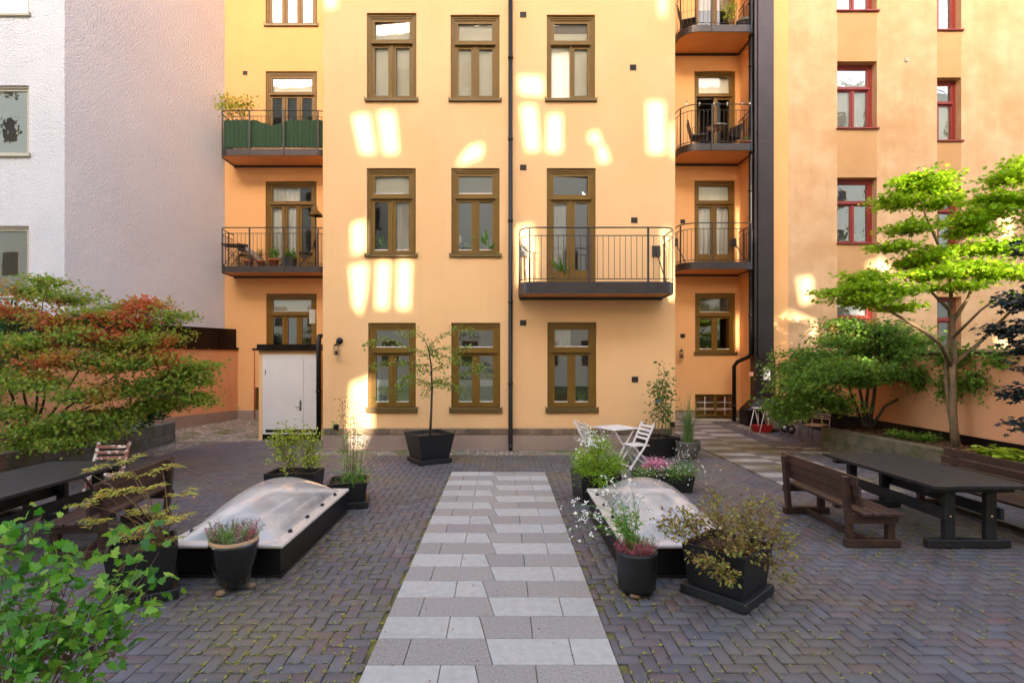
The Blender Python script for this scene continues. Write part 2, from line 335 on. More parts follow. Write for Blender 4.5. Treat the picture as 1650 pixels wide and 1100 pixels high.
def npmesh(name, V, Fc, nper, mt, parent=None, smooth=False):            # V (n,3); Fc (m,nper)
    me = bpy.data.meshes.new(name); me.vertices.add(len(V)); me.vertices.foreach_set('co', np.ascontiguousarray(V, dtype=np.float32).ravel())
    m = len(Fc); me.loops.add(m * nper); me.loops.foreach_set('vertex_index', np.ascontiguousarray(Fc, dtype=np.int32).ravel())
    me.polygons.add(m); me.polygons.foreach_set('loop_start', np.arange(0, m * nper, nper, dtype=np.int32))
    me.polygons.foreach_set('loop_total', np.full(m, nper, dtype=np.int32))
    if smooth: me.polygons.foreach_set('use_smooth', np.ones(m, dtype=bool))
    me.update(calc_edges=True); me.validate()
    for q in (mt if isinstance(mt, (list, tuple)) else [mt]): me.materials.append(q)
    o = bpy.data.objects.new(name, me); COL.objects.link(o)
    if parent is not None: o.parent = parent
    return o

# ------------------------------------------------------------ foliage
LT = {  # leaf templates: verts (along, across, up), triangles
    'diamond': ([(0, 0, 0), (.45, .26, .07), (1, 0, -.04), (.45, -.26, .07)], [(0, 2, 1), (0, 3, 2)]),
    'narrow': ([(0, 0, 0), (.5, .10, .03), (1, 0, -.08), (.5, -.10, .03)], [(0, 2, 1), (0, 3, 2)]),
    'oval': ([(0, 0, 0), (.28, .24, .05), (.68, .24, .04), (1, 0, -.06), (.68, -.24, .04), (.28, -.24, .05), (.5, 0, -.02)],
             [(0, 6, 1), (1, 6, 2), (2, 6, 3), (3, 6, 4), (4, 6, 5), (5, 6, 0)]),
    'star': ([(0, 0, 0), (.08, .38, 0), (.30, .22, .02), (.62, .50, -.04), (.60, .16, .02), (1.05, 0, -.08), (.60, -.16, .02), (.62, -.50, -.04), (.30, -.22, .02), (.08, -.38, 0), (.35, 0, .04)],
             [(0, 10, 1), (1, 10, 2), (2, 10, 3), (3, 10, 4), (4, 10, 5), (5, 10, 6), (6, 10, 7), (7, 10, 8), (8, 10, 9), (9, 10, 0)]),
    'lobed': ([(0, 0, 0), (.0, .24, .03), (.14, .46, .03), (.32, .30, .04), (.52, .50, -.02), (.62, .24, .03), (.82, .22, -.02), (1.06, 0, -.12), (.82, -.22, -.02), (.62, -.24, .03), (.52, -.50, -.02), (.32, -.30, .04), (.14, -.46, .03), (.0, -.24, .03), (.42, 0, -.05)],
              [(i, 14, i + 1) for i in range(13)] + [(13, 14, 0)]),
    'petal': ([(-.5, -.5, 0), (.5, -.5, .1), (.5, .5, 0), (-.5, .5, .1)], [(0, 1, 2), (0, 2, 3)]),
}
def rnd_unit(n):
    v = RNG.normal(size=(n, 3)); return v / np.linalg.norm(v, axis=1, keepdims=True)
def leaves(name, P, size, kind, mt, parent, up=0.6, dirs=None, droop=0.0, world=True):
    """P (n,3) leaf bases; up: how far the normals lean to +Z; dirs: optional leaf directions"""
    P = np.asarray(P, dtype=float); n = len(P)
    nrm = rnd_unit(n) * (1 - up) + np.array([0, 0, 1.0]) * up; nrm /= np.linalg.norm(nrm, axis=1, keepdims=True)
    d = dirs if dirs is not None else rnd_unit(n)
    d = d + RNG.normal(size=(n, 3)) * 0.25; d[:, 2] -= droop
    d = d - nrm * (d * nrm).sum(1, keepdims=True); d /= (np.linalg.norm(d, axis=1, keepdims=True) + 1e-9)
    s_ = np.cross(nrm, d)
    sz = np.asarray(size) * RNG.uniform(0.6, 1.25, n)
    tv, tf = LT[kind]; tv = np.array(tv); tf = np.array(tf); k = len(tv)
    V = P[:, None, :] + sz[:, None, None] * (d[:, None, :] * tv[None, :, 0:1] + s_[:, None, :] * tv[None, :, 1:2] + nrm[:, None, :] * tv[None, :, 2:3])
    V = V.reshape(-1, 3)
    if world and parent is not None: V = V - np.array(rootloc(parent))
    Fc = (tf[None, :, :] + (np.arange(n) * k)[:, None, None]).reshape(-1, 3)
    return npmesh(name, V, Fc, 3, mt, parent)
def curve(p0, p1, bend, n=6):
    p0 = Vector(p0); p1 = Vector(p1); mid = (p0 + p1) / 2 + Vector(bend); out = []
    for i in range(n + 1):
        t = i / n; out.append(p0 * (1 - t) ** 2 + mid * 2 * t * (1 - t) + p1 * t * t)
    return out
def plant(name, label, cat, base, blobs, lsize, lkind, lmat, bmat=None, r0=0.03, fork=None, nper=14, tips=40, spread=0.10, up=0.6,
          group=None, twigr=0.003, stems=3, shell=0.5, droop=0.1, parent=None, nodes=None, foliage='foliage', wood='branches', vs=None):
    """blobs: (centre, (rx,ry,rz), weight). limbs run from the base (or fork points) to the blobs, twigs to leaf clusters."""
    root = parent or thing(name, label, cat, base, 0, group)
    b = Vector(base); mb = MB(); pts = []; dr = []
    for ci, (c, rr, wt) in enumerate(blobs):
        c = Vector(c)
        st = b + Vector((random.uniform(-1, 1) * r0 * 1.5, random.uniform(-1, 1) * r0 * 1.5, 0))
        if nodes:
            st = min((Vector(q) for q in nodes), key=lambda q: (q - c).length + 0.6 * max(0, q.z - c.z))
        low = c - Vector((0, 0, rr[2] * 0.5))
        lim = curve(st, low, (random.uniform(-.1, .1), random.uniform(-.1, .1), (0.10 if nodes else -0.05) * (low - st).length), 7)
        rb = r0 * (0.45 if nodes else 0.6) * (0.6 + 0.5 * wt)
        mb.tube(lim, [rb * (1 - 0.75 * i / 7) for i in range(8)], 6)
        nt_ = max(3, int(tips * wt))
        for k in range(nt_):
            u = rnd_unit(1)[0]; q = random.random() ** shell * random.choice((1, 1, 1, 1, 1.35, .9))
            e = c + Vector((u[0] * rr[0] * q, u[1] * rr[1] * q, u[2] * rr[2] * q))
            s0 = lim[random.choice([4, 5, 6, 7])]
            tw = curve(s0, e, ((e - s0).x * .1, (e - s0).y * .1, -0.06 * (e - s0).length), 3)
            mb.tube(tw, [twigr * 1.6, twigr * 1.3, twigr, twigr * .6], 3, cap=False)
            for _ in range(nper):
                t = random.uniform(0.35, 1.05); i = min(2, int(t * 3)); f_ = t * 3 - i
                p = tw[i].lerp(tw[min(i + 1, 3)], min(f_, 1.2))
                o = Vector((random.gauss(0, spread), random.gauss(0, spread), random.gauss(0, spread * (vs if vs is not None else (1 - up * .75)))))
                pts.append(p + o); dd = (o + (e - s0) * 0.3)
                dr.append(dd.normalized() if dd.length > 1e-6 else Vector((1, 0, 0)))
    mb.build(wood, bmat or M['twig'], root, True)
    leaves(foliage, np.array([tuple(p) for p in pts]), lsize, lkind, lmat, root, up, np.array([tuple(p) for p in dr]), droop)
    return root

# ============================================================ GROUND
def ground_sheet():
    mb = MB(); ys = [-30, -8, 0, 12.4, 14, 15.5, 17.1, 30]
    for a, b_ in zip(ys[:-1], ys[1:]):
        mb.add([(-40, a, gz(a) - .012), (40, a, gz(a) - .012), (40, b_, gz(b_) - .012), (-40, b_, gz(b_) - .012)], [(0, 1, 2, 3)])
    o = mb.build('ground', M['joint']); o['kind'] = 'structure'
ground_sheet()
def blocks(name, B, mt, gap=.004, bev=.006, top=0.006, jz=.0015, kind='structure'):
    """B (n,4): x0,x1,y0,y1 -> one mesh of chamfered paving units"""
    B = np.array(B); n = len(B)
    x0, x1, y0, y1 = B[:, 0] + gap / 2, B[:, 1] - gap / 2, B[:, 2] + gap / 2, B[:, 3] - gap / 2
    z = np.array([gz(v) for v in (y0 + y1) / 2]) + top; tz = RNG.normal(0, jz, n)
    sl = np.where((y0 + y1) / 2 > 12.4, 0.19 / 4.7, 0) * (y1 - y0) / 2
    tx = RNG.normal(0, jz, n); ty = RNG.normal(0, jz, n)
    def ring(i, dz):
        xs = [x0 + i, x1 - i, x1 - i, x0 + i]; ys = [y0 + i, y0 + i, y1 - i, y1 - i]
        sg = [(-1, -1), (1, -1), (1, 1), (-1, 1)]
        return [np.stack([xs[k], ys[k], z + dz + tz + sg[k][0] * tx + sg[k][1] * (ty + sl)], 1) for k in range(4)]
    V = np.stack(ring(0, -bev - .012) + ring(0, -bev) + ring(bev, 0), 1).reshape(-1, 3)
    f = [(0, 1, 5, 4), (1, 2, 6, 5), (2, 3, 7, 6), (3, 0, 4, 7), (4, 5, 9, 8), (5, 6, 10, 9), (6, 7, 11, 10), (7, 4, 8, 11), (8, 9, 10, 11)]
    Fc = (np.array(f)[None] + (np.arange(n) * 12)[:, None, None]).reshape(-1, 4)
    o = npmesh(name, V, Fc, 4, mt); o['kind'] = kind
    return o
PATH = (-.955, .815, 1.0, 10.0); SIDE = (4.77, 6.52, 8.7, 16.9)
def herringbone():
    W = .11; B = []
    x_0, y_0 = -11.0, 1.2
    for j in range(0, 152):
        for i in range(0, 200):
            t = (i - j) % 4
            if t == 0: r = (i, i + 2, j, j + 1)
            elif t == 3: r = (i, i + 1, j, j + 2)
            else: continue
            x0, x1, y0, y1 = x_0 + r[0] * W, x_0 + r[1] * W, y_0 + r[2] * W, y_0 + r[3] * W
            cx, cy = (x0 + x1) / 2, (y0 + y1) / 2
            for q in (PATH, SIDE):
                if q[0] < cx < q[1] and q[2] < cy < q[3]:
                    break
            else:
                for q in (PATH, SIDE):                        # cut bricks at the slab edges
                    if y1 > q[2] and y0 < q[3]:
                        if x0 < q[0] < x1: x1 = q[0] if cx < q[0] else x1
                        if x0 < q[1] < x1: x0 = q[1] if cx > q[1] else x0
                    if x1 > q[0] + .01 and x0 < q[1] - .01:
                        if y0 < q[3] < y1: y0 = q[3]
                        if y0 < q[2] < y1: y1 = q[2]
                if x1 - x0 < .02 or y1 - y0 < .02: continue
                if cx < -4.3 and cy > 13.4: continue
                if -4.3 <= cx < 4.1 and cy > 11.75: continue
                if cx > 8.6 and cy < 12: continue
                if cx < -8.5 and cy < 13.2: continue
                if abs(cx) > cy * 1.02 + 1.2: continue
                B.append((x0, x1, y0, y1))
    blocks('brick_paving', B, M['brick'], gap=.008, bev=.005)
    return B
BR = herringbone()
def setts(x0, x1, y0, y1, s, rot=0):
    out = []; y = y0
    while y < y1:
        h = s * random.uniform(.85, 1.1); x = x0 + random.uniform(-.08, 0)
        while x < x1:
            w_ = s * random.uniform(.85, 1.35); out.append((x, x + w_, y + random.uniform(-.006, .006), y + h)); x += w_
        y += h
    return out
ST = setts(-10.6, -4.3, 13.42, 17.1, .105) + setts(-4.25, 4.1, 11.76, 12.36, .1) + setts(-8.3, -7.6, 11.6, 13.4, .09)
ST = [b for b in ST if not (b[0] < -8.57 - .447 * (17.1 - b[2]) - .1)]
blocks('cobbled_paving', ST, M['sett'], gap=.016, bev=.014, top=.008, jz=.003)
blocks('cobbled_edge', setts(7.0, 7.25, 13.5, 16.0, .1) + setts(7.25, 8.5, 15.35, 15.6, .1), M['sett'], gap=.014, bev=.012, top=.012, jz=.003)

def slab_path(name, q, ms, amp, flip=0):
    """rows of slabs 0.35 deep whose middle joint runs diagonally over each pair of rows"""
    mb = MB(); y = q[3]; k = flip; g = .003; cxp = (q[0] + q[1]) / 2
    while y > q[2]:
        ya, yb = y - .35, y                            # near, far edge
        def cx_at(yy):                                 # skew of the middle joint
            ph = (k % 2) * .5 + (yb - yy) / .35 * .5
            return cxp - .055 + amp * (ph - 1) + .06
        if k % 2 == 0: cuts = [q[0], q[0] + .525, None, q[0] + 1.19, q[1]]; lm, rm = 0, 1
        else: cuts = [q[0], q[0] + .26, None, q[0] + 1.465, q[1]]; lm, rm = 1, 0
        for i in range(4):
            a, b_ = cuts[i], cuts[i + 1]
            an, af = (cx_at(ya), cx_at(yb)) if a is None else (a, a)
            bn, bf = (cx_at(ya), cx_at(yb)) if b_ is None else (b_, b_)
            t = .012 + random.uniform(-.001, .001); mi = lm if i < 2 else rm; e = .003
            za, zb = gz(ya) + t, gz(yb) + t
            vs = [(an + g, ya + g, za - .02), (bn - g, ya + g, za - .02), (bf - g, yb - g, zb - .02), (af + g, yb - g, zb - .02),
                  (an + g, ya + g, za - e), (bn - g, ya + g, za - e), (bf - g, yb - g, zb - e), (af + g, yb - g, zb - e),
                  (an + g + e, ya + g + e, za), (bn - g - e, ya + g + e, za), (bf - g - e, yb - g - e, zb), (af + g + e, yb - g - e, zb)]
            mb.add(vs, [(0, 1, 5, 4), (1, 2, 6, 5), (2, 3, 7, 6), (3, 0, 4, 7), (4, 5, 9, 8), (5, 6, 10, 9), (6, 7, 11, 10), (7, 4, 8, 11), (8, 9, 10, 11)], mi)
        y -= .35; k += 1
    o = mb.build(name, ms); o['kind'] = 'structure'
slab_path('path', PATH, [M['slab_light'], M['slab_dark']], .125)
slab_path('side_path', SIDE, [M['slab_light2'], M['slab_dark2']], .0)
def moss():                                             # tufts along the joints and fallen bits, uncountable
    P = []; zones = [(-1.9, 4.5, 1.0, 1.6, 1), (-1.9, 6.5, .7, 1.3, .8), (1.15, 5.5, .5, 2.0, 1), (2.0, 4.2, .8, .5, .8), (4.6, 6.2, 1.3, .7, .9), (-6, 10.5, 2.5, 1.6, .25),
                     (0, 11.3, 3.5, .6, .5), (5.2, 4.6, 1.5, 1.0, .5), (-3.2, 4.0, .9, .6, .9), (-1.5, 3.4, .6, .6, 1), (1.6, 3.2, .7, .5, .5), (3.3, 7.0, 1.2, 2, .25)]
    for b in BR:
        cx, cy = (b[0] + b[1]) / 2, (b[2] + b[3]) / 2
        dn = .015 + sum(z[4] * math.exp(-((cx - z[0]) / z[2]) ** 2 - ((cy - z[1]) / z[3]) ** 2) for z in zones)
        dn *= max(0, noise.noise(Vector((cx * 1.3, cy * 1.3, 3))) + .35)
        if cy > 9 and random.random() > .5: continue
        m_ = int(random.random() * 1.4 + dn * 22)
        for _ in range(m_):
            if random.random() < .5: P.append((random.uniform(b[0], b[1]), random.choice((b[2], b[3])) + random.gauss(0, .004), gz(cy) + .009))
            else: P.append((random.choice((b[0], b[1])) + random.gauss(0, .004), random.uniform(b[2], b[3]), gz(cy) + .009))
    for _ in range(420):
        P.append((random.uniform(-4, 4.0), random.uniform(11.5, 12.3), .012))
    o = leaves('moss_tufts', P, .03, 'diamond', M['l_moss'], None, .7)
    tag(o, None, None, None, 'stuff')
    Q = []
    for _ in range(1000):
        x, y = random.uniform(-7, 8), random.uniform(3.5, 12); Q.append((x, y, gz(y) + .014))
    for _ in range(350):
        x, y = random.gauss(5, 1), random.gauss(6.3, .8); Q.append((x, y, gz(y) + .014))
    o = leaves('fallen_leaf_litter', Q, .027, 'diamond', M['l_mulch'], None, .9); tag(o, None, None, None, 'stuff')
moss()
def spill():                                            # pale limescale flakes on the bricks by the aluminium chairs
    P = [(x + random.gauss(0, .16), y + random.gauss(0, .07), gz(y) + .013) for x, y, n in ((7.1, 12.0, 70), (7.55, 11.9, 60), (7.5, 12.5, 50), (6.9, 12.6, 20)) for _ in range(n)]
    o = leaves('limescale_flakes', P, .09, 'petal', M['concrete'], None, .98); tag(o, None, None, None, 'stuff')
spill()

# ============================================================ BUILDINGS
def wall_grid(mb, O, U, u0, u1, z0, z1, holes, depth, mi=0, rmi=0, N=None, cmi=None):
    """vertical wall from O along U with rectangular holes (u0,u1,z0,z1) and reveals `depth` deep"""
    O = Vector(O); U = Vector(U).normalized(); N = Vector(N) if N is not None else Vector((0, 1, 0)); Z = Vector((0, 0, 1))
    us = sorted({u0, u1, *[h[0] for h in holes], *[h[1] for h in holes]}); zs = sorted({z0, z1, *[h[2] for h in holes], *[h[3] for h in holes]})
    us = [u for u in us if u0 <= u <= u1]; zs = [z for z in zs if z0 <= z <= z1]
    P = lambda u, z, d=0: O + U * u + Z * z + N * d
    for a, b in zip(us[:-1], us[1:]):
        for c, d in zip(zs[:-1], zs[1:]):
            cu, cz = (a + b) / 2, (c + d) / 2
            if any(h[0] < cu < h[1] and h[2] < cz < h[3] for h in holes): continue
            mb.add([P(a, c), P(b, c), P(b, d), P(a, d)], [(0, 1, 2, 3)], cmi if (cmi is not None and any(h[0] < cu < h[1] for h in holes)) else mi)
    for h in holes:
        a, b, c, d = h[0], h[1], max(h[2], z0), min(h[3], z1)
        mb.add([P(a, c), P(a, d), P(a, d, depth), P(a, c, depth)], [(0, 1, 2, 3)], rmi)
        mb.add([P(b, c), P(b, c, depth), P(b, d, depth), P(b, d)], [(0, 1, 2, 3)], rmi)
        mb.add([P(a, d), P(b, d), P(b, d, depth), P(a, d, depth)], [(0, 1, 2, 3)], rmi)
        mb.add([P(a, c), P(a, c, depth), P(b, c, depth), P(b, c)], [(0, 1, 2, 3)], rmi)
def frame_rect(mb, x0, x1, z0, z1, ya, yb, w_, wb=None, wt=None, mi=0):
    wb = w_ if wb is None else wb; wt = w_ if wt is None else wt
    mb.box(x0, x0 + w_, ya, yb, z0, z1, mi); mb.box(x1 - w_, x1, ya, yb, z0, z1, mi)
    mb.box(x0 + w_, x1 - w_, ya, yb, z0, z0 + wb, mi); mb.box(x0 + w_, x1 - w_, ya, yb, z1 - wt, z1, mi)
def window(bld, x0, x1, z0, z1, Y, lights=2, transom=.335, fw=.10, sw=.075, fmat='olive', glass='glass', sill=True, sillh=.07, bottom=0.05,
           inside=(), door=False, grid=0, opened=None, silver=False, yaw=0):
    """casement window set in an opening of a wall at depth Y"""
    g = .002; y1 = Y + .05
    mb = MB()
    frame_rect(mb, x0 + g, x1 - g, z0 + g, z1 - g, y1, y1 + .10, fw, bottom)
    frame_rect(mb, x0 + fw * .45, x1 - fw * .45, z0 + .03, z1 - fw * .45, y1 - .018, y1 - .001, .018)
    ix0, ix1, iz0, iz1 = x0 + fw, x1 - fw, z0 + bottom, z1 - fw
    zt = z1 - (z1 - z0) * transom if transom else iz1
    L = []                                              # lights
    if transom:
        mb.box(ix0, ix1, y1 - .02, y1 + .10, zt - .035, zt + .035); mb.box(ix0, ix1, y1 - .045, y1 - .021, zt - .035, zt - .015)
        L.append((ix0, ix1, zt + .035, iz1)); ztop = zt - .035
    else: ztop = iz1
    n = lights; wl = (ix1 - ix0) / n
    for i in range(n):
        L.append((ix0 + i * wl + (.018 if i else 0), ix0 + (i + 1) * wl - (.018 if i < n - 1 else 0), iz0, ztop))
        if i: mb.box(ix0 + i * wl - .018, ix0 + i * wl + .018, y1 - .005, y1 + .08, iz0, ztop)
    gl = MB()
    for i, (a, b, c, d) in enumerate(L):
        if opened is not None and i == opened:
            continue
        bot = .26 if (door and not (transom and i == 0)) else (sw * .8)
        frame_rect(mb, a, b, c, d, y1 + .02, y1 + .07, sw, bot)
        ga, gb, gc, gd = a + sw, b - sw, c + bot, d - sw
        dy = math.tan(R(yaw)) * (gb - ga) / 2; gl.add([(ga - .003, y1 + .05 - dy, gc - .003), (gb + .003, y1 + .05 + dy, gc - .003), (gb + .003, y1 + .05 + dy, gd + .003), (ga - .003, y1 + .05 - dy, gd + .003)], [(0, 1, 2, 3)])
        if grid and not (transom and i == 0):
            mb.box((ga + gb) / 2 - .012, (ga + gb) / 2 + .012, y1 + .025, y1 + .045, gc, gd, 1)
            for k in range(1, grid): zz = gc + (gd - gc) * k / grid; mb.box(ga, gb, y1 + .026, y1 + .044, zz - .01, zz + .01, 1)
        if silver: mb.box(ga, gb, y1 + .028, y1 + .046, gc, gc + .022, 1)
    f = mb.build('window' if not door else 'balcony_door', [M[fmat], M['whitepaint']], bld, True)
    gl.build('pane', M[glass], f, True)
    if opened is not None:
        a, b, c, d = L[opened]; T = Matrix.Translation((a, y1 + .07, 0)) @ Matrix.Rotation(R(58), 4, 'Z')
        sm = MB(); w_ = b - a
        for q in ((0, sw, c, d), (w_ - sw, w_, c, d), (sw, w_ - sw, c, c + sw), (sw, w_ - sw, d - sw, d)): sm.box(q[0], q[1], 0, .045, q[2], q[3], 0, T)
        sm.add([T @ Vector(v) for v in ((sw, .02, c + sw), (w_ - sw, .02, c + sw), (w_ - sw, .02, d - sw), (sw, .02, d - sw))], [(0, 1, 2, 3)], 1)
        sm.build('open_sash', [M[fmat], M[glass]], f, True)
    if sill:
        sb = MB(); sb.bbox(x0 - .045, x1 + .045, Y - .06, Y + .048, z0 - sillh, z0 + .006, .012)
        sb.box(x0 - .045, x0 - .03, Y - .06, Y - .001, z0 + .0061, z0 + .035); sb.box(x1 + .03, x1 + .045, Y - .06, Y - .001, z0 + .0061, z0 + .035)
        sb.build('sill', M['olive_sill'] if fmat == 'olive' else (M['red'] if fmat == 'red' else M['greyframe']), f, True)
    for it in inside:
        k = it[0]
        a, b, c, d = x0 + .06, x1 - .06, z0 + .03, z1 - .06
        if k == 'blind':      # (frac top, frac bottom, mat)
            q = MB(); q.box(a, b, Y + .156, Y + .162, d - (d - c) * it[2], d - (d - c) * it[1]); q.build('blind', M[it[3]], f, True)
        if k == 'frost':
            q = MB(); q.box(a + .05, b - .05, Y + .125, Y + .13, c, c + (d - c) * it[1]); q.build('frosted_film', M['frost'], f, True)
        if k == 'curtain':    # (x frac from, to, z frac top,bottom)
            q = MB(); xa, xb = a + (b - a) * it[1], a + (b - a) * it[2]; n_ = 60; zt_, zb_ = d - (d - c) * it[3], d - (d - c) * it[4]
            vs = []
            for i in range(n_ + 1):
                x = xa + (xb - xa) * i / n_; yy = Y + .20 + .025 * math.sin(i * .9 + x * 7) + .012 * math.sin(i * 2.3)
                vs += [(x, yy, zb_), (x + .01 * math.sin(i), yy * 1, zt_)]
            q.add(vs, [(2 * i, 2 * i + 2, 2 * i + 3, 2 * i + 1) for i in range(n_)], 0, True); q.build('curtain', M['curtain'], f, True)
        if k == 'plant':      # (x frac, height)
            q = MB(); cx = a + (b - a) * it[1]; q.lathe([(.05, 0), (.07, .1), (.07, .11)], 12, 0, (cx, Y + .24, z0 + .07)); q.build('flowerpot', M['redplastic'] if it[3] else M['whitepaint'], f, True)
            P = []; D = []
            for _ in range(26):
                v = Vector((random.gauss(0, .35), random.gauss(0, .2), 1)).normalized(); P.append((cx, Y + .24, z0 + .16)); D.append(tuple(v))
            for p_, d_ in list(zip(P, D)): pass
            leaves('houseplant', P, it[2] * 1.1, 'narrow', M['l_fore'], f, .1, np.array(D), .1)
        if k == 'lamp':
            q = MB(); q.lathe([(.03, 0), (.1, .05), (.12, .14), (.1, .22), (.04, .26)], 14, 0, (a + (b - a) * it[1], Y + .4, z0 + it[2])); q.build('globe_lamp', M['bulb'], f, True)
    return f
def rooms(mb, x0, x1, z0, z1, Y, D=1.6):               # dim room behind a window
    e = .12; y0 = Y + .152; x0 -= e; x1 += e; z0 -= e; z1 += e; y1 = y0 + D
    mb.add([(x0, y0, z0), (x1, y0, z0), (x1, y0, z1), (x0, y0, z1), (x0, y1, z0), (x1, y1, z0), (x1, y1, z1), (x0, y1, z1)],
           [(4, 5, 6, 7), (0, 4, 7, 3), (1, 2, 6, 5), (0, 1, 5, 4), (3, 7, 6, 2)])

def balcony(bld, xl, xr, yf, yw, zs, zf, rl=.35, rr=.35, posts=(), rail=1.29, mid=1.12, low=.06, open_left=False, brackets=()):
    """U-shaped balcony: plan runs wall-left, rounded front-left corner, front, rounded front-right corner, wall-right"""
    pts = [(xl, yw)]
    for i in range(9): a = math.pi + i / 8 * math.pi / 2; pts.append((xl + rl + rl * math.cos(a), yf + rl + rl * math.sin(a)))
    for i in range(9): a = 1.5 * math.pi + i / 8 * math.pi / 2; pts.append((xr - rr + rr * math.cos(a), yf + rr + rr * math.sin(a)))
    pts.append((xr, yw))
    P2 = [Vector((x, y, 0)) for x, y in pts]; cum = [0]
    for a, b in zip(P2[:-1], P2[1:]): cum.append(cum[-1] + (b - a).length)
    def pt(s):
        s = max(0, min(cum[-1], s))
        for i in range(len(cum) - 1):
            if s <= cum[i + 1] + 1e-9:
                return P2[i].lerp(P2[i + 1], (s - cum[i]) / max(1e-9, cum[i + 1] - cum[i])), (P2[i + 1] - P2[i]).normalized()
        return P2[-1], (P2[-1] - P2[-2]).normalized()
    # fascia: closed strip with thickness
    mb = MB(); n = len(P2); cen = Vector(((xl + xr) / 2, yw, 0)); ring = []
    for i, p in enumerate(P2):
        t = (P2[min(i + 1, n - 1)] - P2[max(i - 1, 0)]).normalized(); nn = Vector((t.y, -t.x, 0))
        ring += [p + nn * .012 + Vector((0, 0, zs - .01)), p + nn * .012 + Vector((0, 0, zf)), p - nn * .015 + Vector((0, 0, zf)), p - nn * .015 + Vector((0, 0, zs - .01))]
    mb.add(ring, [(4 * i + k, 4 * i + 4 + k, 4 * i + 4 + (k + 1) % 4, 4 * i + (k + 1) % 4) for i in range(n - 1) for k in range(4)])
    mb.box(xl + .02, xr - .02, yw - .05, yw - .004, zs - .05, zs - .001)      # dark rear angle
    b = mb.build('balcony', M['fascia'], bld, True)
    fl = MB(); ins = [(p.x * .994 + cen.x * .006, p.y + .012 if p.y < yw - .1 else p.y, 0) for p in P2]
    fl.add([(x, y, zs + .03) for x, y, _ in ins] + [(x, y, zf - .03) for x, y, _ in ins], [tuple(range(n, 2 * n))])
    fl.build('floor', M['wood'], b, True)
    sf = MB(); sf.add([(x, y, zs + .02) for x, y, _ in ins], [tuple(range(n))[::-1]]); sf.build('soffit', M['soffit'], b, True)
    r = MB(); fine = [pt(cum[-1] * i / 60)[0] for i in range(61)]
    def line(z, rad, out=0.0, m_=6): r.tube([Vector((p.x, p.y - out, z)) for p in fine], rad, m_)
    line(zf + rail - .12, .016 , .02); line(zf + mid - .12, .010); line(zf + low, .010)
    s = .06
    while s < cum[-1] - .02:
        p, t = pt(s); r.tube([(p.x, p.y, zf + low), (p.x, p.y, zf + mid - .12)], .0068, 5, cap=False); s += .122
    for q in posts:
        s = q * cum[-1]; p, t = pt(s); nn = Vector((t.y, -t.x, 0))
        r.beam(p + nn * .02 + Vector((0, 0, zs + .02)), p + nn * .02 + Vector((0, 0, zf + rail - .12)), .045, .014, 0, up=nn)
    r.build('railing', M['rail'], b, True)
    for x in brackets:
        br = MB(); br.bbox(x - .1, x + .1, yw - .03, yw - .002, zf + .72, zf + .98, .01); br.beam((x, yw - .03, zf + .85), (x, yf + .2, zf + .02), .02, .02); br.build('wall_bracket', M['rail'], b, True)
    return b

YM, YR = 12.4, 17.1
root = thing('yellow_building', 'orange plastered apartment building with olive windows, black pipes and curved balconies', 'building', (0, YM, 0))
mx = lambda p: PX(p, YM)
mz = lambda p: PZ(p, YM)
WM = dict(A1=(591, 671, 160, 21), B1=(726, 805, 160, 24), C1=(881, 959, 160, 24), A2=(591, 670, 410, 271), B2=(727, 805, 410, 271), A0=(593, 670, 657, 520),
          B0=(727, 806, 657, 520), C0=(882, 961, 657, 519), C2=(881, 960, 456, 271))
HM = {k: (mx(a), mx(b), mz(c), mz(d)) for k, (a, b, c, d) in WM.items()}
wr = lambda p: PX(p, YR)
zr = lambda p: PZ(p, YR)
WRc = dict(L3=(428, 511, 40, -60), L2=(428, 511, 236, 115), L1=(428, 510, 430, 292), L0=(429, 510, 566, 473),
           R3=(1119, 1185, 60, -60), R2=(1119, 1185, 236, 115), R1=(1119, 1184, 424, 291), R0=(1120, 1185, 568, 472), RB=(1120, 1187, 672, 635), LB=(411, 423, 668, 624))
HR = {k: (wr(a), wr(b), zr(c), zr(d)) for k, (a, b, c, d) in WRc.items()}
XL, XR = mx(521), mx(1087); ZT = 18.0
mb = MB()
wall_grid(mb, (0, YM, 0), (1, 0, 0), XL, XR, .52, ZT, list(HM.values()), .16)
wall_grid(mb, (0, YR, 0), (1, 0, 0), -9.4, XL, .48, ZT, [HR[k] for k in ('L3', 'L2', 'L1', 'L0', 'LB')], .16, 1, 1)
wall_grid(mb, (0, YR, 0), (1, 0, 0), XR, 7.73, .48, ZT, [HR[k] for k in ('R3', 'R2', 'R1', 'R0', 'RB')], .16, 1, 1)
mb.add([(XL, YM, .52), (XL, YR, .48), (XL, YR, ZT), (XL, YM, ZT)], [(0, 1, 2, 3)], 1)
mb.add([(XR, YM, .52), (XR, YR, .48), (XR, YR, ZT), (XR, YM, ZT)], [(0, 3, 2, 1)], 1)
mb.add([(7.73, YR, 0), (7.73, 16.2, 0), (7.73, 16.2, ZT), (7.73, YR, ZT)], [(0, 1, 2, 3)], 1)
mb.add([(7.73, 16.2, 0), (PX(1257, 16.2), 16.2, 0), (PX(1257, 16.2), 16.2, ZT), (7.73, 16.2, ZT)], [(0, 1, 2, 3)], 1)
mb.add([(PX(1257, 16.2), 16.34, 0), (8.86, 16.34, 0), (8.86, 16.34, ZT), (PX(1257, 16.2), 16.34, ZT)], [(0, 1, 2, 3)], 1)
mb.add([(PX(1257, 16.2), 16.2, 0), (PX(1257, 16.2), 16.34, 0), (PX(1257, 16.2), 16.34, ZT), (PX(1257, 16.2), 16.2, ZT)], [(0, 1, 2, 3)], 1)
mb.add([(-9.4, YM, ZT), (8.9, YM, ZT), (8.9, 24, ZT), (-9.4, 24, ZT)], [(0, 1, 2, 3)], 1)
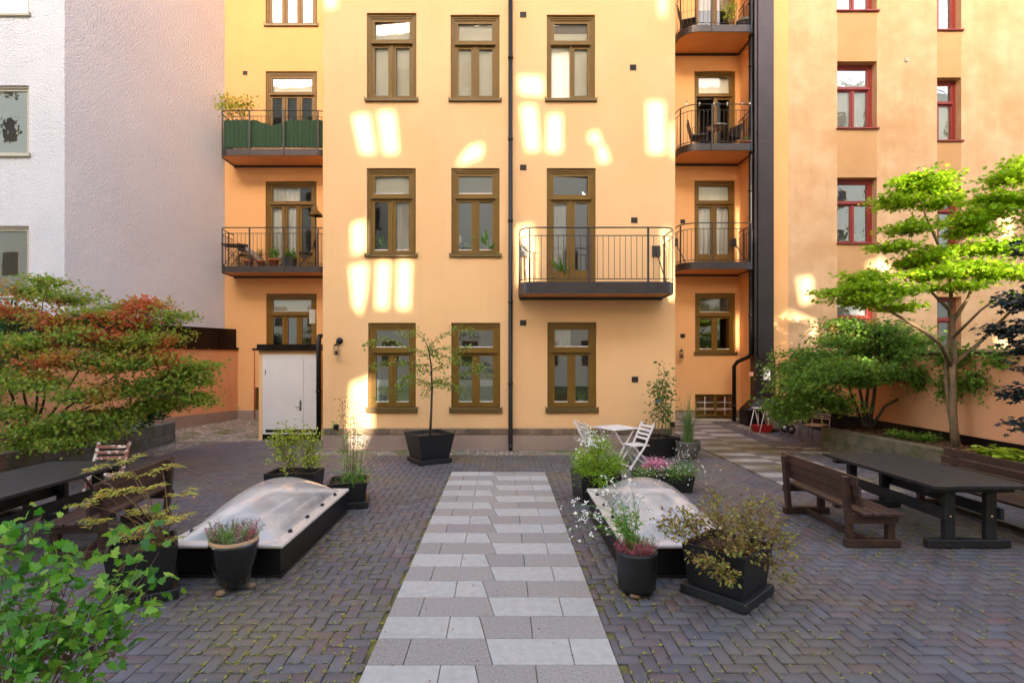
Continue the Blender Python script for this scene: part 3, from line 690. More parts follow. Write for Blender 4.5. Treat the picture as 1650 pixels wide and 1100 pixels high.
mb.box(XL - .01, XL + .012, YM - .004, YM + .02, .53, ZT - .1); mb.box(XR - .012, XR + .01, YM - .004, YM + .02, .53, ZT - .1)
mb.build('wall', [M['orange'], M['orange_deep']], root, True)
mb = MB()
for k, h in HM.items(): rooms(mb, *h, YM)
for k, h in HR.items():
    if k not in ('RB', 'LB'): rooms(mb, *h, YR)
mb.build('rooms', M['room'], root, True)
mb = MB()
for k in ('RB', 'LB'): rooms(mb, *HR[k], YR, .7)
mb.build('cellar_room', mat('lit_cellar_room', C(214, 150, 90), .9), root, True)
# plinth of the main front: stone course, sheet metal, ledge
mb = MB(); x = XL + .01
while x < XR - .05:
    w_ = min(random.uniform(.2, .42), XR - x); mb.bbox(x + .004, x + w_ - .006, YM - .02 - random.uniform(0, .02), YM + .1, .365, .51, .016, 0); x += w_
mb.build('stone_course', M['plinth_stone'], root, True)
mb = MB(); mb.box(XL, XR, YM + .005, YM + .12, .30, .519); mb.build('mortar_bed', M['mortar'], root, True)
mb = MB(); x = XL
while x < XR - .05:
    w_ = min(1.93, XR - x); mb.box(x + .002, x + w_ - .002, YM - .045, YM + .004, .04, .36); mb.box(x + w_ - .012, x + w_ - .003, YM - .05, YM - .0451, .04, .36); x += w_
mb.box(XL - .02, XR + .02, YM - .10, YM - .046, .012, .038)
mb.build('sheet_plinth', M['plinth_metal'], root, True)
mb = MB()
mb.box(-8.6, XL, YR - .03, YR + .01, .16, .479); mb.box(XR, wr(1120), YR - .03, YR + .01, .16, .40); mb.box(XR, wr(1120), YR - .02, YR + .01, .401, .479, 1)
mb.box(wr(1187), 7.7, YR - .03, YR + .01, .16, .479, 1); mb.box(XR - .03, XR, YM, YR, .0, .519, 0)
mb.build('recess_plinth', [M['plinth_metal'], M['plinth_stone']], root, True)
mb = MB(); mb.box(wr(1100), wr(1195), YR - .45, YR - .035, .17, .215); mb.build('concrete_apron', M['concrete'], root, True)

# windows of the main front; full top-row blinds added to imitate a cream reflection
W = window
W(root, *HM['A1'], YM, yaw=-4, glass='glass_clear', inside=[('blind', 0, 1, 'blind'), ])
W(root, *HM['B1'], YM, glass='glass_clear', inside=[('blind', 0, 1, 'blind')])
W(root, *HM['C1'], YM, glass='glass_clear', inside=[('blind', 0, .16, 'greyblind'), ('blind', .16, 1, 'blind')][0:2], opened=1)
W(root, *HM['A2'], YM, yaw=-4.5, glass='glass_clear', inside=[('curtain', .5, 1, 0, 1), ('blind', 0, .3, 'blind'), ('plant', .28, .3, 1)], silver=True)
W(root, *HM['B2'], YM, inside=[('blind', 0, .31, 'greyblind'), ('plant', .78, .42, 1), ('plant', .28, .2, 0), ('lamp', .05, .3)], silver=True)
W(root, *HM['A0'], YM, inside=[('frost', .33), ('plant', .2, .3, 0)], silver=True, sillh=.11, bottom=.07)
W(root, *HM['B0'], YM, inside=[('frost', .33), ('blind', 0, .05, 'greyblind')], silver=True, sillh=.11, bottom=.07)
W(root, *HM['C0'], YM, inside=[('plant', .75, .25, 0), ('curtain', .0, .5, 0, .3)], silver=True, sillh=.11, bottom=.07)
W(root, *HM['C2'], YM, yaw=4.5, inside=[('curtain', 0, .45, .3, 1), ('plant', .3, .5, 0)], door=True, sill=False, transom=.26)
W(root, *HR['L3'], YR, lights=3, transom=.33, inside=[('blind', .3, 1, 'greyblind')])
W(root, *HR['L2'], YR, glass='glass_clear', lights=3, transom=.30, fw=.12, inside=[('blind', 0, .3, 'blind')], sill=False)
W(root, *HR['L1'], YR, glass='glass_clear', lights=3, transom=.26, fw=.12, inside=[('curtain', 0, .64, 0, 1)], sill=False, door=True)
W(root, *HR['L0'], YR, lights=3, transom=.36, fw=.12, inside=[('blind', 0, .38, 'blind')], silver=True)
W(root, *HR['R3'], YR, glass='glass_clear', fw=.09, inside=[('blind', 0, .6, 'greyblind')], sill=False, transom=.2)
W(root, *HR['R2'], YR, glass='glass_clear', fw=.09, inside=[('blind', 0, .33, 'blind')], sill=False, transom=.32, opened=1)
W(root, *HR['R1'], YR, glass='glass_clear', fw=.09, inside=[('blind', 0, .27, 'blind'), ('curtain', 0, 1, .25, 1)], sill=False, transom=.27, door=True)
W(root, *HR['R0'], YR, fw=.10, transom=.37, inside=[('plant', .35, .15, 0), ('blind', 0, .36, 'greyblind')], silver=True)
W(root, *HR['RB'], YR, fw=.04, transom=0, sill=False, grid=3, inside=[], sw=.03)
W(root, *HR['LB'], YR, lights=1, fw=.04, transom=0, sill=False, sw=.03)
# balconies
zc = PZ(473, 11.57)
balcony(root, .40, 3.77, 11.45, YM, 3.575, 3.82, .28, .28, posts=(.075, .205, .46, .715, .86, .985), brackets=(.5, 3.62))
for k in range(2):
    balcony(root, -8.69, -5.30, 16.15, YR, 4.80 + 3.58 * k, 4.98 + 3.58 * k, .3, .45, posts=(.06, .14, .36, .57, .78, .95))
for k in range(3):
    balcony(root, 5.42, 7.66, 15.9, YR, 4.86 + 3.57 * k, 5.06 + 3.57 * k, .5, .3, posts=(.05, .22, .44, .72, .93), brackets=((5.6, 7.5) if k == 0 else ()))
# vents, pipes, duct
def vent(px, py, w_, h_, Y):
    x, z = PX(px, Y), PZ(py, Y); mb = MB(); mb.box(x - w_ / 2, x + w_ / 2, Y - .008, Y + .01, z - h_ / 2, z + h_ / 2)
    for i in range(5): mb.box(x - w_ / 2 + .008, x + w_ / 2 - .008, Y - .02, Y - .0081, z - h_ / 2 + h_ * (i + .15) / 5, z - h_ / 2 + h_ * (i + .6) / 5)
    mb.build('air_vent', M['fascia'], root, True)
for a in ((843, 24), (1020, 109), (843, 270), (1022, 355), (843, 520), (1023, 611)): vent(*a, .15, .13, YM)
for a in ((395, 118), (1100, 357), (1100, 541)): vent(*a, .15, .13, YR)
def pipe(pts, r, name='downpipe', par=None, col='black'):
    mb = MB(); mb.tube(pts, r, 12)
    for a, b in zip(pts[:-1], pts[1:]):
        a = Vector(a); b = Vector(b); L = (b - a).length; k = 1.2
        while k < L:
            p = a + (b - a) * (k / L); mb.tube([p, p + (b - a) / L * .06], r * 1.22, 12); k += 1.9
    return mb.build(name, M[col], par or root, True)
pipe([(mx(822.5), YM - .08, ZT), (mx(822.5), YM - .08, .16), (mx(822.5), YM - .10, .10), (mx(822.5), YM - .17, .05)], .05)
pipe([(7.60, 16.12, ZT), (7.60, 16.12, 2.3), (7.56, 16.2, 2.2), (7.36, 16.5, 2.05), (7.30, 16.6, 1.9), (7.30, 16.6, .2)], .06)
xs = PX(513.5, 13.4)
pipe([(xs + .05, 13.75, 2.75), (xs, 13.45, 2.72), (xs, 13.4, 2.55), (xs, 13.4, .2)], .06)
pipe([(PX(410, 16.8), 16.8, .2), (PX(410, 16.8), 16.8, PZ(560, 16.8))], .018, 'thin_vent_pipe', col='terracotta')
mb = MB(); mb.bbox(XL - .18, XL - .02, 16.2, 16.9, 3.25, 3.7, .02); mb.build('electric_box', M['greyframe'], root, True); mb = MB(); mb.bbox(-5.02, -4.86, 13.72, 13.85, PZ(522, 13.8), PZ(499, 13.8), .01); mb.build('electric_box', M['greyframe'], root, True)
mb = MB(); mb.bbox(mx(538), mx(546), YM - .06, YM - .002, mz(691), mz(683), .008); mb.build('outdoor_socket', M['black'], root, True); mb = MB(); mb.bbox(mx(1079), mx(1087) - .01, YM - .06, YM - .002, mz(687), mz(679), .008); mb.build('outdoor_socket', M['black'], root, True)
def duct():
    mb = MB(); x0, x1 = 7.72, PX(1247, 15.95); y0 = 15.98; z = ZT
    xa = PX(1222, 15.95)
    mb.box(x0 - .06, xa - .008, y0 + .02, 16.19, 2.18, ZT)
    k = 0
    while z > 2.2:
        zb = max(2.2, z - 1.17); mb.box(xa, x1, y0 - .03, 16.195, zb + .004, z); z = zb; k += 1
    o = mb.build('ventilation_duct', M['duct'], root, True)
    m2 = MB(); m2.box(x0 - .1, x1 + .01, y0 - .1, 16.19, .95, 2.16); m2.box(x0 - .13, x1 + .04, y0 - .13, 16.192, 2.161, 2.2)
    for i in range(9): m2.box(x0 + .02, x0 + .34, y0 - .115, y0 - .1001, 1.62 + i * .05, 1.645 + i * .05)
    m2.build('grille_box', M['duct'], o, True)
    m3 = MB(); a = (7.4, 15.62); b = (8.3, 15.62); zb = .12
    m3.add([(7.28, 15.62, zb), (8.3, 15.62, zb), (8.3, 16.19, zb), (7.28, 16.19, zb), (7.28, 15.62, .62), (8.3, 15.62, .62), (8.3, 16.19, .62), (7.28, 16.19, .62),
            (7.64, 15.85, .94), (8.3, 15.85, .94), (8.3, 16.19, .94), (7.64, 16.19, .94)],
           [(0, 1, 5, 4), (1, 2, 6, 5), (3, 0, 4, 7), (4, 5, 9, 8), (5, 6, 10, 9), (7, 4, 8, 11), (8, 9, 10, 11)])
    m3.build('hood', M['flash'], o, True)
    m4 = MB(); m4.box(PX(1207, 15.87), PX(1214, 15.87), 15.866, 15.872, PZ(606, 15.87), PZ(599, 15.87)); m4.build('sticker', mat('pink_sticker', C(220, 150, 120), .6), o, True)
    m4 = MB(); m4.box(PX(1230, 15.87), PX(1241, 15.87), 15.864, 15.87, PZ(612, 15.87), PZ(592, 15.87)); m4.build('notice', M['whitepaint'], o, True)
duct()
def lantern(px, py, Y, lab, disc=True):
    x, z = PX(px, Y), PZ(py, Y); t = thing('wall_lantern', lab, 'lamp', (x, Y, z), 0)
    mb = MB(); T = Matrix.Rotation(R(90), 4, 'X')
    if disc: m2 = MB(); m2.lathe([(.001, 0), (.075, 0), (.08, .015), (.078, .04), (.02, .05)], 20); m2.v = [tuple(T @ Vector(v)) for v in m2.v]; m2.v = [(v[0] + .04, v[1] - .002, v[2] + .16) for v in m2.v]; m2.build('mounting_disc', M['black'], t)
    mb.tube([(.04, -.05, .16), (0, -.12, .14), (0, -.14, .08)], .009); mb.lathe([(.075, 0), (.06, .02), (.02, .05)], 12, 0, (0, -.14, .04))
    mb.lathe([(.075, 0), (.075, .012)], 12, 0, (0, -.14, -.17))
    for k in range(4): a = math.pi / 4 + k * math.pi / 2; mb.tube([(.065 * math.cos(a), -.14 + .065 * math.sin(a), -.16), (.065 * math.cos(a), -.14 + .065 * math.sin(a), .045)], .006, 5)
    mb.build('cage', M['black'], t); b = MB(); b.lathe([(.02, -.16), (.025, -.11), (.01, -.06)], 10, 0, (0, -.14, 0)); b.build('candle_holder', M['black'], t)
lantern(545, 560, YM, 'small black wall lantern on a round disc left of the ground floor windows')
lantern(1096, 568, YR, 'small black wall lantern in the right recess beside the window', False)

# white building at the left
bw = thing('white_building', 'white roughcast building with small windows rising behind the low wall at the left', 'building', (-12, 14, 0))
AX, AY = -8.99, 17.1; BX, BY = PX(104, 13.2), 13.2
mb = MB(); mb.add([(AX, AY, 0), (BX, BY, 0), (BX, BY, 17), (AX, AY, 17)], [(0, 3, 2, 1)])
YW = BY; wx = lambda p: PX(p, YW); wz = lambda p: PZ(p, YW)
HW = [(-14.3, wx(47), wz(b), wz(a)) for a, b in ((-80, 23), (138, 249), (364, 476))]
wall_grid(mb, (0, YW, 0), (1, 0, 0), -20, BX, 0, 17, HW, .14)
mb.add([(-20, YW, 17), (BX, BY, 17), (AX, AY, 17), (AX, 25, 17), (-20, 25, 17)], [(0, 1, 2, 3, 4)])
mb.build('wall', M['white_wall'], bw, True)
mb = MB()
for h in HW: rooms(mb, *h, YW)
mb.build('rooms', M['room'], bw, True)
for i, h in enumerate(HW):
    W(bw, *h, YW, lights=1, transom=0, fw=.06, sw=.05, fmat='greyframe', bottom=.03, inside=[[('blind', 0, .5, 'blind')], [('blind', 0, .10, 'greyblind')], [('blind', 0, 1, 'greyblind')]][i], glass='glass_old' if i < 2 else 'glass')

# beige building at the right
bb = thing('beige_building', 'mottled beige plaster building with red framed windows behind the yard wall', 'building', (12, 16.4, 0))
YB, YC = 16.45, 17.4; X1 = PX(1510, YB)
fx = lambda p: PX(p, YB); fz = lambda p: PZ(p, YB)
HB = [(fx(1349), fx(1413), fz(b), fz(a)) for a, b in ((-92, 18), (99, 207), (286, 392), (473, 578))]
gx = lambda p: PX(p, YC)
HC = [(gx(1489), gx(1549), PZ(b, YC), PZ(a, YC)) for a, b in ((-55, 49), (125, 227), (300, 404), (478, 580))]
mb = MB()
wall_grid(mb, (0, YB, 0), (1, 0, 0), 8.86, X1, 0, 18, HB, .34, cmi=1)
wall_grid(mb, (0, YC, 0), (1, 0, 0), X1 - 1.2, 26, 0, 18, HC, .34, cmi=1)
mb.add([(X1, YB, 0), (X1, YC, 0), (X1, YC, 18), (X1, YB, 18)], [(0, 1, 2, 3)])
mb.add([(8.86, YB, 18), (X1, YB, 18), (X1, YC, 18), (26, YC, 18), (26, 25, 18), (8.86, 25, 18)], [(0, 1, 2, 3, 4, 5)])
mb.build('wall', [M['beige'], M['beige_patch']], bb, True)
mb = MB()
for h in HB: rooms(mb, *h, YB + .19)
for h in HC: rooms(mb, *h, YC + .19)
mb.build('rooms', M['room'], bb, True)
for i, h in enumerate(HB): W(bb, *h, YB + .17, sill=False, transom=.36, fw=.10, sw=.05, fmat='red', glass='glass_old', bottom=.07, inside=[('curtain', 0, 1, 0, 1)] if i in (1, 3) else ([('plant', .3, .3, 0), ('plant', .8, .3, 0)] if i == 2 else []))
for i, h in enumerate(HC): W(bb, *h, YC + .17, sill=False, transom=.36, fw=.10, sw=.05, fmat='red', glass='glass_old' if i != 3 else 'glass', bottom=.07, inside=[('blind', .4, 1, 'blind')] if i == 1 else [])
for hh, yy_ in [(h, YB) for h in HB] + [(h, YC) for h in HC]:
    mb = MB(); mb.bbox(hh[0] - .03, hh[1] + .06, yy_ - .07, yy_ + .2, hh[2] - .03, hh[2] + .012, .006); mb.build('window_ledge', M['red'], bb, True)
mb = MB(); x, z = fx(1460), fz(97); mb.box(x - .05, x + .05, YB - .03, YB + .001, z - .06, z + .06); mb.build('air_vent', M['concrete'], bb, True)

# yard walls
t = thing('yard_wall', 'orange plastered yard wall with tall black sheet metal capping at the left', 'wall', (-8.57, 17.1, 0))
d = Vector((-.85, -1.9, 0)).normalized(); nrm = Vector((-d.y, d.x, 0)); nrm = nrm if nrm.x < 0 else -nrm
A = Vector((-8.57, 17.1, 0)); L = 14.0
def slabwall(o0, z0, z1, th, mi=0, l0=0, l1=L, out=0.0):
    mb_ = MB(); a = A + d * l0 - nrm * out; b = A + d * l1 - nrm * out
    vs = [a, b, b + nrm * th, a + nrm * th]; mb_.add([v + Vector((0, 0, z0)) for v in vs] + [v + Vector((0, 0, z1)) for v in vs], [(0, 1, 5, 4), (1, 2, 6, 5), (2, 3, 7, 6), (3, 0, 4, 7), (4, 5, 6, 7)]); return mb_
slabwall(A, 0, 2.48, .35).build('wall', M['orange_low'], t, True)
m1 = slabwall(A, 2.50, 3.10, .30, out=-.04)
for k in range(1, 12):
    m1_ = slabwall(A, 2.5, 3.1, .02, l0=k * 1.2 - .6, l1=k * 1.2 - .58, out=-.02); m1.add(m1_.v, m1_.f)
m2 = slabwall(A, 2.43, 2.50, .42, out=.05); m1.add(m2.v, m2.f)
m1.build('capping', M['flash'], t, True)
slabwall(A, .0, .48, .03, out=.025).build('plinth', M['plinth_metal'], t, True)
t = thing('yard_wall', 'orange plastered yard wall with flat dark capping behind the maple trees at the right', 'wall', (9.05, 16.2, 0))
def rx(y): return 9.05 if y > 14 else 9.05 - (14 - y) * .03
mb = MB(); ya, yb = 2.0, 16.3
mb.add([(rx(ya), ya, 0), (rx(14), 14, 0), (9.05, yb, 0), (rx(ya), ya, 2.22), (rx(14), 14, 2.22), (9.05, yb, 2.22), (9.35, ya, 2.22), (9.35, yb, 2.22), (9.35, ya, 0), (9.35, yb, 0)],
       [(0, 3, 4, 1), (1, 4, 5, 2), (3, 6, 7, 5, 4), (6, 8, 9, 7), (0, 8, 6, 3)])
mb.build('wall', M['orange_low'], t, True)
mb = MB(); mb.add([(rx(ya) - .05, ya, 2.221), (9.0, 14, 2.221), (9.0, yb, 2.221), (9.4, yb, 2.221), (9.4, ya, 2.221), (rx(ya) - .05, ya, 2.28), (9.0, 14, 2.28), (9.0, yb, 2.28), (9.4, yb, 2.34), (9.4, ya, 2.34)],
                   [(0, 5, 6, 1), (1, 6, 7, 2), (5, 9, 8, 7, 6), (0, 1, 2, 3, 4), (4, 9, 5, 0), (3, 8, 9, 4)])
mb.build('capping', M['duct'], t, True)
mb = MB(); mb.add([(rx(ya) - .03, ya, 0), (9.02, 14, 0), (9.02, yb, 0), (rx(ya) - .03, ya, .68), (9.02, 14, .68), (9.02, yb, .68), (rx(ya), ya, .68), (9.05, 14, .68), (9.05, yb, .68)],
                   [(0, 3, 4, 1), (1, 4, 5, 2), (3, 6, 7, 4), (4, 7, 8, 5)]); mb.build('plinth', M['flash'], t, True)

# shed with white door
t = thing('bin_shed', 'small orange shed with white double door and black flat roof at the left', 'shed', (-5.4, 13.6, 0))
x0, x1, y0 = PX(417, 13.6), PX(517.5, 13.6), 13.6; zt = 2.36
mb = MB(); mb.box(x0, x1, y0, 15.4, .02, zt); mb.build('wall', M['orange'], t, True)
mb = MB(); mb.box(x0 - .12, x1 + .02, y0 - .12, 15.45, zt + .001, zt + .05); mb.box(x0 - .04, x1, y0 - .03, 15.4, zt + .051, zt + .16); mb.build('roof', M['flash'], t, True)
mb = MB(); mb.box(x0 + .1, x1 - .004, y0 - .012, y0 - .002, .03, .32); mb.build('base', M['black'], t, True)
a, b = PX(424, y0), PX(516, y0); zb, zd = .33, PZ(571, y0)
mb = MB(); frame_rect(mb, a, b - .002, zb - .12, zd, y0 - .03, y0 - .002, .07, .04); mb.build('door_frame', M['whitepaint'], t, True)
c = PX(490, y0)
mb = MB(); mb.bbox(a + .075, c - .003, y0 - .045, y0 - .003, zb, zd - .075, .004); dr_ = mb.build('door', M['whitepaint'], t, True)
m2 = MB(); m2.bbox(c - .10, c - .05, y0 - .052, y0 - .046, PZ(661, y0), PZ(644, y0), .002); m2.tube([(c - .07, y0 - .05, PZ(655, y0)), (c - .07, y0 - .09, PZ(655, y0)), (c - .19, y0 - .09, PZ(655, y0))], .011, 8); m2.tube([(c - .07, y0 - .05, PZ(647, y0)), (c - .07, y0 - .066, PZ(647, y0))], .025, 12); m2.build('handle', M['chrome'], dr_, True)
m2 = MB(); m2.tube([(a + .078, y0 - .05, PZ(603, y0)), (a + .078, y0 - .05, PZ(595, y0))], .012, 8); m2.build('hinge', M['chrome'], dr_, True)
mb = MB(); mb.bbox(c + .003, b - .075, y0 - .045, y0 - .003, zb, zd - .075, .004); mb.build('door', M['whitepaint'], t, True)

# opposite front, unseen, added to shade the yard; openings cut to shape sun patches
def opposite():
    YO = -16.0; D = YM - YO
    dx = -D * LD.x / LD.y; dz = -D * LD.z / LD.y
    def onmain(px, py): return (PX(px, YM) + dx, PZ(py, YM) + dz)
    def onto(px, py, Y):
        p = at(px, py, Y); k = (Y - YO) / LD.y; return (p.x - k * LD.x, p.z - k * LD.z)
    patches = [[(568, 186), (594, 184), (604, 246), (582, 246)], [(610, 180), (635, 180), (641, 246), (618, 246)], [(755, 238), (778, 230), (775, 252), (735, 268)],
               [(836, 123), (873, 124), (874, 153), (838, 150)], [(840, 170), (862, 170), (868, 242), (848, 242)], [(884, 186), (904, 184), (904, 244), (881, 244)],
               [(948, 216), (964, 212), (968, 232), (952, 230)], [(962, 236), (972, 234), (982, 258), (966, 262)], [(1043, 164), (1069, 165), (1071, 246), (1045, 246)], [(1080, 215), (1087, 190), (1090, 250), (1082, 250)],
               [(522, -20), (542, -20), (540, 12), (525, 12)], [(567, 362), (588, 354), (588, 402), (569, 410)],
               [(564, 430), (592, 424), (589, 470), (580, 506), (570, 490)], [(608, 422), (628, 422), (624, 496), (606, 496)], [(642, 420), (662, 420), (659, 497), (640, 497)],
               [(566, 618), (600, 604), (600, 690), (576, 735), (560, 700)], [(834, 366), (856, 360), (864, 402), (862, 450), (836, 462)], [(1066, 372), (1076, 366), (1090, 480), (1070, 480)], [(1062, -10), (1073, -10), (1071, 25), (1063, 25)],
               ]
    hs = [[onmain(*q) for q in p] for p in patches]
    # patches on the beige front, the recess and the tall maple
    for Y, ps in ((YB, [[(1284, 448), (1308, 444), (1310, 486), (1290, 490)], [(1396, 424), (1420, 415), (1444, 436), (1400, 442)], [(1270, 505), (1276, 505), (1276, 560), (1270, 560)]]),
                  (YR, [[(1189, 340), (1194, 330), (1196, 420), (1190, 420)], [(1186, 520), (1192, 500), (1194, 560), (1188, 560)]]),
                  (YC, [[(1612, 340), (1632, 336), (1630, 396), (1614, 400)], [(1600, 530), (1622, 545), (1640, 590), (1612, 580)]]),
                  (10.2, [[(1425, 300), (1475, 262), (1545, 290), (1535, 345), (1450, 340)], [(1392, 480), (1410, 440), (1470, 445), (1475, 488), (1420, 496)],
                          [(1485, 440), (1520, 405), (1600, 395), (1660, 402), (1668, 470), (1590, 488), (1510, 480)],
                          [(1582, 330), (1622, 264), (1690, 240), (1690, 345)]]),
                  (12.0, [[(1352, 585), (1385, 580), (1392, 600), (1360, 606)]])):
        for p in ps:
            q = [onto(x, y, Y) for x, y in p]
            hs.append(q)
    out = [(-60, -1), (75, -1), (75, 28), (-60, 28)]
    polys = [[Vector((x, z, 0)) for x, z in out]] + [[Vector((x, z, 0)) for x, z in h] for h in hs]
    tri = tessellate_polygon(polys); flat = [v for p in polys for v in p]
    th = .04; n = len(flat)
    mb = MB(); mb.add([(v.x, YO, v.y) for v in flat] + [(v.x, YO - th, v.y) for v in flat], [tuple(t_) for t_ in tri] + [tuple(i + n for i in t_) for t_ in tri])
    o = 0
    for p in polys:
        k = len(p)
        mb.add([(v.x, YO, v.y) for v in p] + [(v.x, YO - th, v.y) for v in p], [(i, (i + 1) % k, (i + 1) % k + k, i + k) for i in range(k)])
    b = thing('opposite_building', 'cream plaster building across the yard, seen only as a pale reflection in the windows', 'building', (0, YO, 0))
    mb.build('wall', M['cream'], b, True)
    wd = MB()
    for k in range(7):
        for j in range(-18, 23):
            x = j * 3.1; z = 1.6 + k * 3.6
            if any(min(abs(x + .6 - a_) for a_, _ in h) < 1.6 and min(abs(z + .9 - c_) for _, c_ in h) < 1.9 for h in hs): continue
            frame_rect(wd, x, x + 1.2, z, z + 1.9, YO + .002, YO + .06, .1); wd.box(x + .55, x + .65, YO + .003, YO + .05, z + .1, z + 1.8); wd.box(x + .1, x + 1.1, YO + .001, YO + .02, z + .1, z + 1.8, 1)
    wd.build('window', [M['olive'], M['room']], b, True)
opposite()

# ============================================================ PLANTERS BUILT OF STONE
def planter(lab, P0, P1, mt, side, soilx):
    """low stone wall from P0 (far end) to P1 (near end) with soil between it and the yard wall"""
    t = thing('stone_planter', lab, 'planter', (P0[0], P0[1], 0))
    a = Vector((P0[0], P0[1], 0)); b = Vector((P1[0], P1[1], 0)); d_ = (b - a).normalized(); n_ = Vector((-d_.y, d_.x, 0)); n_ = n_ if n_.x * side > 0 else -n_
    mb = MB(); L_ = (b - a).length; s = 0
    while s < L_:
        w_ = min(random.uniform(.8, 1.3), L_ - s)
        for z0, z1 in ((0, .27), (.274, .55)):
            T = Matrix(((d_.x, n_.x, 0, a.x + d_.x * s), (d_.y, n_.y, 0, a.y + d_.y * s), (0, 0, 1, 0), (0, 0, 0, 1)))
            o = random.uniform(0, .012); mb.bbox(.002, w_ - .002, -o, .22, z0, z1, .012, 0, T)
        s += w_
    mb.build('wall', mt, t, True)
    # soil sheet, gently heaped
    nu, nv = 46, 12; vs = []
    for i in range(nu + 1):
        p = a + d_ * (L_ * i / nu) + n_ * .2; e = soilx(p.y)
        for j in range(nv + 1):
            x = p.x + (e - p.x) * j / nv
            vs.append((x, p.y, .47 + .05 * noise.noise(Vector((x * 2, p.y * 2, 0))) + .04 * noise.noise(Vector((x * 9, p.y * 9, 5))) + .03 * math.sin(math.pi * j / nv)))
    sm = MB(); sm.add(vs, [(i * (nv + 1) + j, i * (nv + 1) + j + 1, (i + 1) * (nv + 1) + j + 1, (i + 1) * (nv + 1) + j) for i in range(nu) for j in range(nv)], 0, True)
    sm.build('soil', M['soil'], t, True)
    P = []
    for _ in range(2600):
        s = random.uniform(0, L_); p = a + d_ * s + n_ * .22; e = soilx(p.y); P.append((p.x + (e - p.x) * random.random(), p.y, .49 + random.uniform(0, .045)))
    o = leaves('leaf_mulch', P, .06, 'diamond', M['l_mulch'], t, .75); o['kind'] = 'stuff'
    return t
planter('low grey granite block planter along the left yard wall holding the reddish shrub', (-8.3, 13.4), (-8.55, 3.2), M['granite'], -1, lambda y: -8.55 - .447 * (17.1 - y))
planter('low mossy tan block planter along the right yard wall holding the maples', (7.45, 12.3), (8.25, 4.2), M['tanstone'], 1, rx)

# ============================================================ TREES AND SHRUBS
def bl(px, py, rx_, rz, Y, ry=None, wt=1.0):           # blob from photo pixels at depth Y
    s = Y / F; return (tuple(at(px, py, Y)), (rx_ * s, ry if ry else rx_ * s * .8, rz * s), wt)
def trunks(mb, lines):
    for pts, rs in lines: mb.tube(pts, rs, 9)
